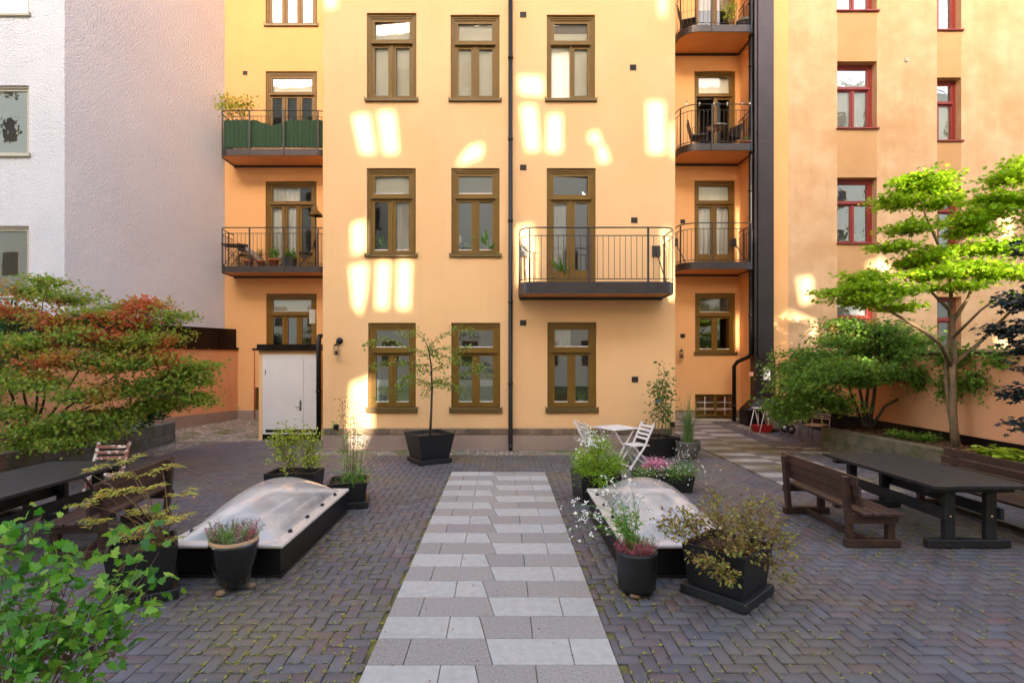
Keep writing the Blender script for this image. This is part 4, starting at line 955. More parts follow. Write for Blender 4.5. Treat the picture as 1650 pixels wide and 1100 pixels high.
# tall bright maple
def tall_maple():
    Y = 10.0; base = (8.62, Y, .46)
    root = thing('maple_tree', 'tall bright green layered maple with a forked tan trunk, lit by the sun', 'tree', base)
    P = lambda px, py, dy=0: at(px, py, Y + dy)
    L = [([P(1541, 722), P(1537, 690), P(1535, 655), P(1536, 620), P(1533, 585)], [.085, .068, .06, .052, .046]),
         ([P(1537, 700, .05), P(1530, 660, .06), P(1524, 610, .1), P(1527, 560, .12), P(1532, 520, .1)], [.042, .04, .036, .03, .024]),
         ([P(1536, 620), P(1538, 570), P(1534, 520), P(1532, 470), P(1528, 420)], [.048, .042, .036, .03, .02]),
         ([P(1533, 590), P(1516, 555, -.1), P(1484, 530, -.3), P(1440, 505, -.5), P(1400, 480, -.7)], [.042, .034, .028, .022, .012]),
         ([P(1537, 585), P(1570, 560, .1), P(1600, 530, .1), P(1640, 490, .0), P(1690, 455, -.1)], [.042, .036, .03, .022, .012]),
         ([P(1534, 520), P(1560, 480, .3), P(1575, 440, .5), P(1590, 390, .5)], [.04, .03, .022, .014]),
         ([P(1528, 430), P(1510, 390), P(1492, 350, .1), P(1482, 315, .1)], [.028, .022, .016, .01]),
         ([P(1528, 425), P(1552, 380), P(1580, 345), P(1625, 300)], [.028, .022, .016, .01]),
         ([P(1530, 500), P(1500, 470, .2), P(1475, 450, .4), P(1440, 440, .4)], [.03, .022, .016, .01]),
         ([P(1534, 545), P(1580, 500, -.4), P(1620, 470, -.6)], [.03, .02, .012]),
         ([P(1515, 425), P(1480, 405), P(1440, 400)], [.018, .012, .006])]
    mb = MB(); trunks(mb, L); mb.build('trunk', M['bark'], root, True)
    nodes = [tuple(q) for l, r in L for q in l[2:]] + [tuple(L[i][0][-1].lerp(L[i][0][-2], .5)) for i in range(3, 11)]
    B = [bl(1490, 302, 48, 13, Y + .1, .5, 1.1), bl(1455, 325, 36, 10, Y + .1, .5, .6), bl(1520, 322, 28, 13, Y, .5, .6), bl(1470, 285, 26, 10, Y, .4, .6),
         bl(1600, 318, 34, 16, Y, .5, .8), bl(1632, 284, 36, 20, Y, .6, 1.1), bl(1655, 258, 30, 10, Y, .5, .6), bl(1585, 342, 45, 14, Y, .5, .9), bl(1640, 322, 34, 16, Y, .5, .8),
         bl(1555, 356, 34, 9, Y, .4, .6), bl(1468, 364, 46, 7, Y, .45, .8), bl(1440, 397, 48, 5, Y, .4, .7),
         bl(1545, 400, 50, 14, Y + .2, .6, 1.0), bl(1600, 398, 50, 12, Y, .7, 1.0), bl(1655, 392, 30, 20, Y, .6, .9), bl(1500, 440, 50, 12, Y, .6, 1.1), bl(1560, 432, 55, 12, Y - .1, .7, 1.2),
         bl(1615, 438, 55, 13, Y - .1, .7, 1.2), bl(1400, 445, 42, 11, Y - .4, .5, .9), bl(1440, 465, 45, 11, Y - .4, .5, .9), bl(1395, 482, 50, 13, Y - .5, .6, 1.1), bl(1378, 462, 34, 9, Y - .5, .5, .6),
         bl(1450, 495, 30, 6, Y - .4, .4, .4), bl(1660, 480, 40, 12, Y - .3, .5, .6), bl(1500, 410, 34, 9, Y, .5, .5), bl(1560, 375, 50, 7, Y + .2, .5, .6), bl(1425, 320, 22, 5, Y, .3, .25), bl(1520, 285, 26, 6, Y, .3, .3), bl(1340, 470, 20, 6, Y - .5, .3, .25), bl(1480, 420, 45, 8, Y + .2, .5, .7), bl(1540, 460, 55, 8, Y - .2, .5, .7), bl(1690, 430, 40, 30, Y, .8, 1), bl(1700, 330, 40, 40, Y, .8, 1)]
    plant('', '', '', base, B, .082, 'star', M['l_maple'], M['bark'], r0=.016, tips=58, nper=16, spread=.105, up=.52, vs=.2, twigr=.0035, parent=root, nodes=nodes, foliage='crown', wood='limbs', droop=.05)
tall_maple()
def green_maple():
    Y = 11.9; base = tuple(at(1395, 690, 12.3)); base = (base[0], 12.2, .46)
    root = thing('maple_shrub', 'broad multi stemmed green maple shrub spreading over the aluminium chairs', 'shrub', base)
    P = lambda px, py, dy=0: at(px, py, 12.1 + dy)
    L = [([P(1393, 692), P(1380, 655), P(1366, 620), P(1345, 590, -.3)], [0.035, 0.028, 0.021, 0.01]),
         ([P(1395, 692), P(1388, 640), P(1380, 605), P(1370, 575, .2)], [0.042, 0.032, 0.021, 0.01]),
         ([P(1400, 690), P(1408, 640), P(1412, 600), P(1430, 570, .2)], [0.049, 0.038, 0.028, 0.014]),
         ([P(1402, 692), P(1425, 655), P(1465, 632, -.2), P(1495, 600, -.4)], [0.035, 0.028, 0.021, 0.01]),
         ([P(1396, 690), P(1396, 650, .2), P(1400, 610, .4), P(1390, 560, .5)], [.045, .035, .025, .012]),
         ([P(1410, 610), P(1400, 585), P(1416, 560), P(1418, 530)], [.03, .022, .016, .01])]
    mb = MB(); trunks(mb, L); mb.build('trunk', M['barkdark'], root, True)
    nodes = [tuple(q) for l, r in L for q in l[1:]]
    B = [bl(1290, 620, 55, 18, 11.6, .8, 1.3), bl(1325, 600, 60, 18, 11.6, .9, 1.3), bl(1275, 650, 38, 20, 11.9, .7, 1.0), bl(1375, 590, 50, 16, 11.4, .8, 1.2), bl(1320, 640, 50, 14, 11.9, .8, 1.0),
         bl(1310, 570, 50, 12, 12.3, .8, .9), bl(1360, 545, 60, 13, 12.4, .9, 1.2), bl(1410, 530, 60, 12, 12.3, .9, 1.2), bl(1460, 545, 60, 16, 12.2, .8, 1.2), bl(1400, 565, 60, 14, 12.5, .8, 1.1), bl(1270, 590, 34, 12, 12.3, .7, .6),
         bl(1475, 575, 45, 16, 11.8, .8, 1.0), bl(1440, 600, 40, 14, 11.7, .7, .8), bl(1350, 520, 34, 7, 12.4, .6, .5), bl(1500, 600, 40, 14, 11.9, .7, .8), bl(1350, 655, 30, 10, 12, .6, .4), bl(1490, 640, 36, 12, 12, .6, .5), bl(1260, 665, 22, 14, 12.2, .5, .5), bl(1380, 612, 34, 10, 11.5, .5, .6)]
    B = [(q[0], (q[1][0] * 1.15, q[1][1] * 1.1, q[1][2] * 1.2), q[2]) for q in B]
    plant('', '', '', base, B, .068, 'star', M['l_green'], M['barkdark'], r0=.014, tips=100, nper=16, spread=.12, up=.42, vs=.35, twigr=.003, parent=root, nodes=nodes, foliage='crown', wood='limbs', droop=.15)
green_maple()
def left_maple():
    base = (-9.0, 9.6, .46); root = thing('maple_shrub', 'wide maple shrub turning from green to red in the left granite planter', 'shrub', base)
    Y = 9.4; P = lambda px, py, dy=0: at(px, py, Y + dy); L = []
    for (x0, pts) in ((40, [(20, 640), (0, 590), (-20, 540)]), (45, [(42, 650), (30, 600), (25, 540)]), (50, [(70, 650), (80, 590), (95, 520)]), (55, [(95, 650), (125, 600), (150, 540)]),
                      (60, [(110, 655), (165, 620), (220, 580)]), (62, [(120, 665), (180, 640), (260, 610)]), (38, [(-10, 660), (-50, 640), (-90, 600)]), (52, [(60, 640), (60, 560), (70, 480)])):
        dy = random.uniform(-.5, .5)
        L.append(([P(x0, 706)] + [P(x, y, dy * (i + 1) / 2) for i, (x, y) in enumerate(pts)], [.028, .02, .014, .007]))
    mb = MB(); trunks(mb, L); mb.build('trunk', M['barkdark'], root, True)
    nodes = [tuple(q) for l, r in L for q in l[1:]]
    B = []
    for px, py, rx_, rz, dy, wt in ((50, 465, 60, 14, .4, .8), (110, 478, 55, 14, .2, .7), (15, 500, 60, 18, .3, 1), (95, 515, 65, 18, 0, 1.1), (165, 505, 60, 14, .1, 1), (215, 492, 50, 10, .4, .7), (230, 515, 60, 12, .3, .7),
                                    (150, 540, 70, 16, -.2, 1.2), (215, 545, 60, 16, 0, 1.1), (265, 540, 45, 10, .3, .7), (40, 550, 60, 18, -.5, 1.2), (100, 575, 65, 18, -.6, 1.2), (250, 575, 60, 15, 0, 1.1), (185, 585, 65, 18, -.3, 1.2),
                                    (300, 595, 45, 13, .2, .9), (320, 612, 34, 10, .3, .5), (270, 615, 60, 16, .1, 1.1), (200, 625, 60, 16, -.2, 1.0), (20, 605, 55, 16, -.6, .9), (130, 635, 50, 14, -.9, .7), (255, 650, 45, 14, .2, .9), (310, 640, 34, 9, .3, .5),
                                    (60, 690, 50, 14, -1.0, .8), (120, 675, 50, 15, -.9, .9), (110, 712, 40, 12, -1.0, .8), (40, 715, 34, 10, -1.0, .4), (190, 670, 45, 14, -.2, .9), (-40, 560, 70, 50, 0, 1.2), (-60, 640, 60, 40, -.3, 1), (160, 700, 34, 10, -.6, .5), (75, 450, 30, 5, .4, .35), (245, 485, 34, 5, .4, .4), (280, 505, 30, 5, .3, .35), (330, 585, 26, 5, .3, .3), (60, 615, 60, 16, -.9, .8), (200, 560, 70, 14, .4, .8), (15, 665, 40, 14, -1, .5), (325, 650, 22, 5, .2, .2)):
        B.append(bl(px, py, rx_ * 1.0, rz * 1.1, Y + dy, .6, wt))
    plant('', '', '', base, B, .058, 'star', M['l_left'], M['barkdark'], r0=.011, tips=92, nper=13, spread=.11, up=.38, vs=.28, twigr=.0028, parent=root, nodes=nodes, foliage='crown', wood='limbs', droop=.15)
left_maple()
plant('evergreen_shrub', 'dark green broadleaf shrub behind the reddish maple at the left edge', 'shrub', (-10.2, 10.6, .46), [bl(20, 500, 34, 26, 10.8, .5), bl(40, 545, 34, 28, 10.8, .5), bl(-20, 540, 50, 50, 10.8, .6)],
      .10, 'oval', M['l_dark'], tips=40, nper=16, spread=.1, up=.5)
plant('evergreen_shrub', 'glossy dark green bush at the far end of the granite planter', 'shrub', (-8.6, 11.4, .46), [bl(245, 655, 36, 24, 11.3, .45), bl(215, 672, 34, 18, 11.2, .4), bl(272, 640, 30, 16, 11.5, .4)],
      .08, 'oval', M['l_dark'], tips=46, nper=16, spread=.08, up=.5)
plant('silvery_plant', 'low silvery green ground plant at the granite planter rim', 'plant', (-8.5, 10.4, .46), [bl(190, 690, 26, 8, 10.3, .25), bl(215, 684, 16, 7, 10.5, .2)], .05, 'oval', M['l_silver'], tips=26, nper=12, spread=.05, up=.5)
plant('wall_creeper', 'green creeper hanging over the right yard wall behind the tall maple', 'climber', (8.95, 10.6, .5), [((8.95, 10.4, 2.2), (.2, .9, .25), 1.4), ((8.9, 9.9, 1.75), (.18, .6, .35), 1.2), ((8.9, 10.5, 1.6), (.16, .5, .4), 1), ((8.95, 11.6, 2.3), (.25, .9, .18), 1), ((8.9, 9.4, 2.15), (.2, .5, .2), .7), ((8.92, 11.2, 1.7), (.15, .4, .4), .7)],
      .07, 'oval', M['l_green'], M['barkdark'], tips=60, nper=12, spread=.08, up=.35, droop=.5, nodes=[(8.95, 9.3, 2.2), (8.95, 10, 2.2), (8.95, 10.7, 2.2), (8.98, 11.6, 2.2)], r0=.008)
def purple():
    root = thing('maple_tree', 'dark purple leaved maple reaching in at the right edge', 'tree', (6.6, 5.9, 0))
    Y = 5.8; P = lambda px, py, dy=0: at(px, py, Y + dy)
    L = [([Vector((6.75, 5.9, 0)), Vector((6.75, 5.9, 1.5)), P(1800, 500), P(1700, 470)], [.06, .05, .035, .012]), ([Vector((6.75, 5.9, 1.3)), P(1760, 640), P(1690, 640)], [.03, .02, .008]),
         ([P(1800, 500), P(1740, 540), P(1660, 540)], [.025, .02, .008]), ([P(1800, 500), P(1760, 400), P(1700, 385)], [.03, .02, .008])]
    mb = MB(); trunks(mb, L); mb.build('trunk', M['barkdark'], root, True)
    B = [bl(1640, 478, 40, 14, Y, .25, .9), bl(1625, 528, 42, 16, Y, .25, 1), bl(1652, 560, 26, 12, Y, .25, .6), bl(1640, 632, 30, 8, Y, .2, .6), bl(1652, 685, 18, 12, Y, .2, .5), bl(1662, 590, 12, 6, Y, .15, .3), bl(1655, 395, 16, 8, Y, .15, .3), bl(1700, 520, 50, 40, Y, .3, 1), bl(1700, 640, 40, 30, Y, .3, .8)]
    plant('', '', '', (6.6, 5.9, 0), B, .075, 'star', M['l_purple'], M['barkdark'], r0=.015, tips=24, nper=9, spread=.05, up=.6, twigr=.002, parent=root, nodes=[tuple(l[-1]) for l, r in L], foliage='crown', wood='limbs', droop=.5)
purple()
for i, (px, py, Y, lab) in enumerate(((1605, 735, 8.7, 'light green broadleaf perennial nearest the camera in the right planter'), (1648, 740, 8.3, 'light green broadleaf perennial cut by the right photo edge'),
                                      (1455, 705, 10.9, 'low dark green ferny plant in the right planter left of the tall trunk'), (1495, 712, 10.4, 'low dark green ferny plant in the right planter close to the tall trunk'))):
    b = at(px, py, Y); b.z = .48
    pl_ = plant('leafy_perennial', lab, 'plant', tuple(b), [((b.x, b.y, b.z + .14), (.26, .24, .09), 1)], .15 if i < 2 else .07, 'lobed' if i < 2 else 'diamond', M['l_lime'] if i < 2 else M['l_green'], tips=26, nper=5 if i < 2 else 18, spread=.05, up=.7, droop=.3, r0=.01, group=None)

# potted plants --------------------------------------------------------------
def square_pot(nm, lab, x, y, half, h, rz, taper=.8, foot=False, mt='potblack', soil=True, rim=.024, ax=1.0):
    t = thing(nm, lab, 'planter', (x, y, gz(y) + .015), rz)
    mb = MB(); hb = half * taper; fz_ = .09 if foot else 0
    mb.sqlathe([(hb, fz_), (half, h), (half - rim, h), (half - rim - .01, h - .08), (.01, h - .085)], 0, ax=ax)
    mb.build('pot', M[mt], t)
    if foot: m2 = MB(); m2.bbox(-hb * ax - .05, hb * ax + .05, -hb - .05, hb + .05, 0, .085, .006); m2.build('foot', M['wood_dark'] if foot == 2 else M[mt], t)
    m3 = MB(); m3.add([(-(half - rim) * ax * .97, -(half - rim) * .97, h - .07), ((half - rim) * ax * .97, -(half - rim) * .97, h - .07), ((half - rim) * ax * .97, (half - rim) * .97, h - .07), (-(half - rim) * ax * .97, (half - rim) * .97, h - .07)], [(0, 1, 2, 3)]); m3.build('soil', M['soil'], t)
    return t
def round_pot(nm, lab, x, y, prof, mt, soilr, soilz, rimm=None, feet=0):
    t = thing(nm, lab, 'planter', (x, y, gz(y) + .015), 0); dz = .04 if feet else 0
    mb = MB(); mb.lathe([(r, z + dz) for r, z in prof], 36); mb.build('pot', M[mt], t)
    m = MB(); m.lathe([(soilr, soilz + dz), (.01, soilz + dz + .01)], 24, closed=False); m.build('soil', M['soil'], t)
    if rimm:
        m = MB(); R_ = prof[-3][0]; z = prof[-3][1] + dz; m.lathe([(R_ + .002, z - .012), (R_ + .002, z + .012), (R_ - .03, z + .014), (R_ - .032, z - .01)], 36, closed=False); m.build('rim', M[rimm], t)
    for k in range(feet):
        a = math.radians(250 + 120 * k); f_ = MB(); c = (math.cos(a) * soilr * .8, math.sin(a) * soilr * .8)
        f_.lathe([(.01, 0), (.04, .005), (.045, .02), (.03, .04), (.01, .045)], 9, 0, (c[0], c[1], 0)); f_.v = [(v[0] + .012 * noise.noise(Vector(v) * 30), v[1] + .012 * noise.noise(Vector(v) * 31), v[2]) for v in f_.v]; f_.build('foot', M['stonefoot'], t)
    return t
square_pot('tree_planter', 'large tapered black square planter holding the small tree by the facade', -1.52, 11.0, .40, .60, 32, .76, 1)
def potted_tree():
    base = (-1.50, 11.0, .55); root = thing('small_tree', 'slender young tree with sparse drooping light green twigs between the ground floor windows', 'tree', base)
    Y = 11; P = lambda px, py, dy=0: at(px, py, Y + dy); L = [([P(693, 703), P(695, 660), P(696, 625), P(695, 590), P(690, 560), P(683, 545)], [.028, .024, .021, .018, .012, .006])]
    lim = []
    for pts in ([(696, 625), (672, 612), (645, 618)], [(696, 620), (660, 605), (640, 625), (612, 628)], [(695, 618), (730, 606), (760, 598), (790, 604)], [(696, 612), (720, 620), (735, 625)],
                [(694, 590), (660, 585), (630, 582), (598, 590)], [(692, 575), (660, 560), (625, 545), (585, 556)], [(690, 562), (705, 545), (735, 528), (765, 535)], [(690, 565), (720, 560), (745, 565), (760, 556)],
                [(684, 548), (670, 535), (655, 540), (640, 535)], [(690, 562), (720, 575), (755, 585), (780, 590)], [(695, 595), (715, 590), (738, 572)], [(695, 600), (670, 596), (650, 610), (640, 640)], [(692, 570), (706, 575), (712, 590)], [(696, 622), (690, 632), (685, 640)], [(696, 615), (740, 622), (752, 640)]):
        dy = random.uniform(-.5, .5); lim.append([P(x, y, dy * i / 2) for i, (x, y) in enumerate(pts)])
    mb = MB(); trunks(mb, L); mb.build('trunk', M['barkdark'], root, True)
    m2 = MB(); pts = []; dr = []
    for l in lim:
        m2.tube(l, [.009] + [.006] * (len(l) - 2) + [.003], 5)
        for i in range(len(l) - 1):
            seg = l[i + 1] - l[i]
            for k in range(int(seg.length * 125)):
                p = l[i] + seg * random.random(); o = Vector((random.gauss(0, .05), random.gauss(0, .05), random.gauss(-.01, .04)))
                pts.append(tuple(p + o)); dr.append(tuple((seg.normalized() + o * 9).normalized()))
                if random.random() < .12: m2.tube([p, p + o * 2.2], [.002, .001], 3, cap=False)
    m2.build('limbs', M['twig'], root, True)
    leaves('crown', np.array(pts), .062, 'diamond', M['l_small'], root, .4, np.array(dr), .2)
potted_tree()
square_pot('bush_planter', 'black rectangular planter with lime bush beyond the left skylight', -3.22, 8.2, .24, .40, 0, .9, 0, ax=1.6)
plant('lime_bush', 'airy lime green bush in the planter beyond the left skylight', 'shrub', (-3.22, 8.2, .36), [bl(445, 705, 30, 24, 8.1, .25), bl(500, 705, 28, 24, 8.3, .25), bl(470, 690, 30, 22, 8.2, .25), bl(465, 730, 40, 26, 8.1, .25), bl(505, 735, 22, 20, 8.2, .2)],
      .045, 'oval', M['l_lime'], M['twig'], tips=26, nper=12, spread=.05, up=.5, r0=.012)
square_pot('corner_planter', 'black tapered square planter at the far right corner of the left skylight', -2.26, 7.78, .275, .36, 12, .86, 1)
def bamboo():
    b = (-2.24, 7.78, .33); root = thing('tall_perennial', 'tall thin feathery perennial with dry seed heads in the black corner planter', 'plant', b)
    mb = MB(); P = []; D = []; P2 = []
    for k in range(9):
        x, y = random.gauss(0, .06), random.gauss(0, .06); h = random.uniform(.7, 1.22) if k else 1.25
        pts = [Vector((b[0] + x + (x * .8) * t_, b[1] + y + y * .8 * t_, b[2] + h * t_)) for t_ in (0, .33, .66, 1)]; mb.tube(pts, [.006, .005, .004, .002], 5)
        for q in range(50):
            t_ = random.random() ** .9 * .78; p = pts[0].lerp(pts[3], t_); o = Vector((random.gauss(0, .07), random.gauss(0, .07), random.gauss(0, .02))); P.append(tuple(p + o)); D.append(tuple((o * 10 + Vector((0, 0, .3))).normalized()))
        for q in range(34 if h > .85 else 0):
            p = pts[0].lerp(pts[3], random.uniform(.75, 1.02)); o = Vector((random.gauss(0, .07), random.gauss(0, .07), random.gauss(0, .04))); P2.append(tuple(p + o))
    for q in range(240): P.append((b[0] + random.gauss(.08, .12), b[1] + random.gauss(0, .12), b[2] + abs(random.gauss(0, .12)))); D.append((random.gauss(0, 1), random.gauss(0, 1), .2))
    mb.build('stems', M['twig'], root, True); leaves('foliage', P, .075, 'narrow', M['l_bamboo'], root, .4, np.array(D), .3); leaves('seed_heads', P2, .03, 'diamond', M['l_mulch'], root, .2)
bamboo()
square_pot('low_square_planter', 'black tapered square planter with the sumac at the near left', -3.27, 4.8, .27, .47, 33, .84, 1)
def sumac():
    b = (-3.15, 4.83, .42); root = thing('sumac_plant', 'cut leaved sumac with yellowing feathery fronds in the near left planter', 'plant', b)
    mb = MB(); P = []; D = []
    tips = [at(x, y, 4.8 + random.uniform(-.3, .3)) for x, y in ((140, 760), (205, 745), (215, 770), (262, 757), (290, 800), (150, 815), (200, 795), (235, 790), (165, 840), (215, 830), (250, 830), (275, 845), (185, 870), (230, 865), (258, 880), (240, 850), (290, 835), (175, 800))][::1]
    for tp in tips:
        st = Vector(b) + Vector((random.gauss(0, .08), random.gauss(0, .08), 0)); c = curve(st, tp, ((tp - st).x * -.15, 0, .1), 5); mb.tube(c, [.008, .007, .006, .005, .004, .002], 5)
        for f in range(4):                              # fronds
            a = random.uniform(0, 6.28); dv = Vector((math.cos(a), math.sin(a), random.uniform(-.1, .4))).normalized(); fr = curve(c[-1 - (f > 3)], Vector(c[-1 - (f > 3)]) + dv * random.uniform(.13, .21), (0, 0, .05), 6)
            mb.tube(fr, .0018, 3, cap=False); sd = dv.cross(Vector((0, 0, 1))).normalized()
            for i in range(1, 7):
                for s_ in (-1, 1):
                    for e in (0, .5):
                        q = fr[i] if e == 0 else fr[i].lerp(fr[i - 1], .5); P.append(tuple(q)); D.append(tuple((sd * s_ + dv * .45).normalized()))
    mb.build('stems', M['twig'], root, True); leaves('foliage', P, .055, 'narrow', M['l_sumac'], root, .75, np.array(D) * 3, .25)
sumac()
round_pot('glazed_pot', 'glossy black egg shaped pot with tan rim on small stone feet', -2.50, 4.92, [(.10, 0), (.135, .03), (.18, .16), (.21, .30), (.215, .38), (.212, .42), (.185, .42), (.18, .34)], 'potgloss', .185, .38, 'tanrim', 3)
def heather(nm, lab, b, r, n, hgt, cols):
    root = thing(nm, lab, 'plant', b); rr = root
    for (c, ang) in cols:
        P = []; D = []; mb = MB()
        for k in range(n):
            a = math.radians(ang + random.uniform(-75, 75)); q = r * math.sqrt(random.random()); x, y = b[0] + q * math.cos(a), b[1] + q * math.sin(a)
            h = hgt * random.uniform(.5, 1.1); d_ = Vector((math.cos(a) * q * 1.6 / r * .35, math.sin(a) * q / r * .4, 1)).normalized()
            mb.tube([(x, y, b[2]), tuple(Vector((x, y, b[2])) + d_ * h)], [.002, .001], 3, cap=False)
            for i in range(26):
                t_ = random.uniform(.15, 1); P.append(tuple(Vector((x, y, b[2])) + d_ * h * t_ + Vector((random.gauss(0, .005), random.gauss(0, .005), 0)))); D.append(tuple(d_ + Vector((random.gauss(0, .5), random.gauss(0, .5), 0))))
        leaves('flower_spikes' if c in ('l_heather', 'l_pink') else 'foliage', P, .026, 'narrow', M[c], rr, .1, np.array(D)); mb.build('stems', M['twig'], rr, True)
    return root
heather('heather_plant', 'mixed pink, green and silver heather in the glossy egg shaped pot', (-2.50, 4.92, .43), .17, 30, .20, (('l_heather', 160), ('l_heather', 20), ('l_bamboo', 220), ('l_silver', 310), ('l_green', 100)))
round_pot('cylinder_pot', 'matte black cylindrical pot beside the right skylight near corner', 1.24, 4.86, [(.165, 0), (.17, .02), (.185, .32), (.185, .345), (.165, .345), (.16, .28)], 'potblack', .165, .31, None, 3)
heather('heather_plant', 'pink and cream heather in the matte cylindrical pot', (1.24, 4.86, .34), .14, 30, .16, (('l_heather', 180), ('l_heather', 300), ('l_silver', 20), ('l_silver', 60)))
def gaura():
    b = (1.22, 4.9, .36); root = thing('white_gaura', 'arching white flowered stems rising from the matte cylindrical pot', 'plant', b); mb = MB(); G = []; GD = []; Wp = []
    ends = [(928, 830), (940, 815), (915, 828), (945, 870), (950, 790), (975, 770), (1000, 790), (1035, 800), (1050, 820), (985, 805), (905, 860), (960, 850), (1060, 840), (940, 835), (1010, 770), (990, 820), (925, 815), (965, 785)]
    for x, y in ends:
        e = at(x, y, 4.9 + random.uniform(-.25, .3)); st = Vector(b) + Vector((random.gauss(0, .04), random.gauss(0, .04), 0)); c = curve(st, e, ((e.x - st.x) * -.25, 0, .18 + .1 * random.random()), 9); mb.tube(c, [.0028] * 5 + [.002] * 5, 4, cap=False)
        for k in range(34):
            i = random.randint(0, 4); p = c[i].lerp(c[i + 1], random.random()); G.append(tuple(p)); GD.append((random.gauss(0, 1), random.gauss(0, 1), .8))
        for k in range(random.randint(3, 5)):
            p = Vector(c[random.randint(7, 9)]) + Vector((random.gauss(0, .03), random.gauss(0, .03), random.gauss(0, .03)))
            for q in range(5): Wp.append(tuple(p + Vector((random.gauss(0, .008), random.gauss(0, .008), random.gauss(0, .008)))))
    mb.build('stems', M['l_bamboo'], root, True); leaves('foliage', G, .06, 'narrow', M['l_bamboo'], root, .2, np.array(GD)); leaves('flowers', Wp, .028, 'oval', M['l_white'], root, .2)
gaura()
square_pot('bronze_shrub_planter', 'large black square planter on a dark wooden base at the near right', 2.06, 4.83, .29, .46, -48, .86, 2)
plant('bronze_shrub', 'spreading bronze leaved shrub spilling over the near right black planter', 'shrub', (2.05, 4.83, .40),
      [bl(1100, 830, 42, 20, 4.7, .25, 1), bl(1085, 850, 34, 16, 4.6, .2, .6), bl(1150, 825, 45, 30, 4.8, .3, 1.1), bl(1205, 830, 48, 30, 4.9, .3, 1.2), bl(1245, 845, 38, 20, 4.9, .25, .9), bl(1170, 865, 50, 26, 4.6, .3, 1.2), bl(1135, 905, 36, 16, 4.45, .15, .8), bl(1215, 880, 40, 24, 4.7, .3, 1), bl(1262, 870, 26, 18, 4.8, .25, .6),
       bl(1170, 925, 24, 14, 4.4, .12, .5), bl(1250, 905, 26, 10, 4.7, .2, .4), bl(1270, 930, 16, 5, 4.6, .1, .15), bl(1150, 800, 40, 12, 4.9, .25, .4), bl(1220, 805, 40, 10, 5, .25, .4), bl(1070, 835, 22, 8, 4.7, .15, .3)],
      .038, 'oval', M['l_brown'], M['twig'], tips=22, nper=10, spread=.035, up=.35, r0=.014, twigr=.0022)
square_pot('feathery_bush_planter', 'black square planter left of the white bistro set holding the feathery bush', 1.42, 8.05, .31, .42, 8, .88, 0)
fb_ = plant('feathery_bush', 'bright feathery green bush with white blossoms in the planter by the bistro set', 'shrub', (1.42, 8.05, .38), [bl(965, 745, 36, 26, 8.0, .3), bl(940, 740, 26, 20, 7.9, .25), bl(990, 745, 28, 22, 8.1, .25), bl(965, 715, 26, 20, 8.1, .25), bl(960, 770, 34, 14, 7.8, .2)],
      .055, 'narrow', M['l_feather'], M['twig'], tips=46, nper=22, spread=.05, up=.3, r0=.012, droop=0)
P = [tuple(at(random.gauss(955, 13), random.gauss(710, 8), 7.85 + random.uniform(-.1, .1))) for _ in range(110)]
leaves('flowers', P, .045, 'oval', M['l_white'], fb_, .5)
square_pot('flower_trough', 'low black trough with pink and white flowers beyond the right skylight', 2.62, 8.65, .26, .26, 0, .9, 0, ax=1.75)
plant('pink_chrysanthemum', 'dense mound of pink chrysanthemum in the low trough', 'flowers', (2.50, 8.7, .25), [((2.55, 8.7, .42), (.26, .2, .10), 2.2)], .04, 'oval', M['l_pink'], M['twig'], tips=60, nper=14, spread=.035, up=.7, r0=.006, foliage='flowers')
wd_ = plant('white_daisy_plant', 'spreading green plant full of small white flowers in the low trough', 'flowers', (2.7, 8.5, .25), [((2.25, 8.5, .32), (.3, .15, .12), 1.2), ((2.75, 8.45, .34), (.35, .18, .16), 1.6), ((3.05, 8.6, .36), (.25, .2, .16), 1)], .045, 'narrow', M['l_bamboo'], M['twig'], tips=36, nper=16, spread=.04, up=.3, r0=.006)
P = [(random.gauss(2.65, .34), 8.4 + random.uniform(-.1, .25), .36 + random.gauss(0, .08)) for _ in range(260)]
leaves('flowers', P, .032, 'oval', M['l_white'], wd_, .5)
square_pot('climber_planter', 'black square planter behind the white folding chair holding the climbing rose', 3.45, 11.7, .34, .42, 20, .85, 0)
def rose():
    b = (3.5, 11.6, .38); root = thing('climbing_rose', 'leggy climbing rose on thin canes in front of the wall corner', 'plant', b); mb = MB(); P = []; D = []; canes = MB()
    for k in range(6):
        e = at(1072 + random.uniform(-16, 16), 585 + random.uniform(-4, 60), 11.6); c = curve((b[0] + random.gauss(0, .06), b[1] + random.gauss(0, .05), b[2]), e, (random.uniform(-.15, .15), 0, 0), 7); mb.tube(c, [.007, .006, .006, .005, .005, .004, .003, .002], 5)
        for q in range(75):
            i = random.randint(2, 6); p = c[i].lerp(c[i + 1], random.random()); o = Vector((random.gauss(0, .10), random.gauss(0, .08), random.gauss(0, .05))); P.append(tuple(p + o)); D.append(tuple((o * 5).normalized()))
    for x in (-.22, .2): canes.tube([(b[0] + x, b[1], b[2]), (b[0] + x * .2, b[1] - .02, 2.0)], .006, 5)
    mb.build('stems', M['twig'], root, True); canes.build('bamboo_cane', M['tanrim'], root, True); leaves('foliage', P, .085, 'oval', M['l_rose'], root, .4, np.array(D), .25)
    m = MB(); p = at(1063, 645, 11.5); m.box(p.x - .09, p.x + .07, 11.49, 11.495, p.z - .04, p.z + .04); m.build('plant_tag', mat('blue_tag', C(84, 96, 124), .5), root, True)
rose()
round_pot('bowl_pot', 'weathered dark stone bowl pot with tall grass next to the slab path', 4.0, 11.35, [(.12, 0), (.18, .05), (.24, .2), (.26, .34), (.265, .37), (.235, .37), (.23, .3)], 'granite', .235, .34)
round_pot('bowl_pot', 'smaller weathered bowl pot tucked behind the grass pot by the climbing rose', 3.78, 12.0, [(.1, 0), (.15, .05), (.2, .18), (.22, .3), (.222, .32), (.2, .32), (.19, .26)], 'granite', .2, .29)
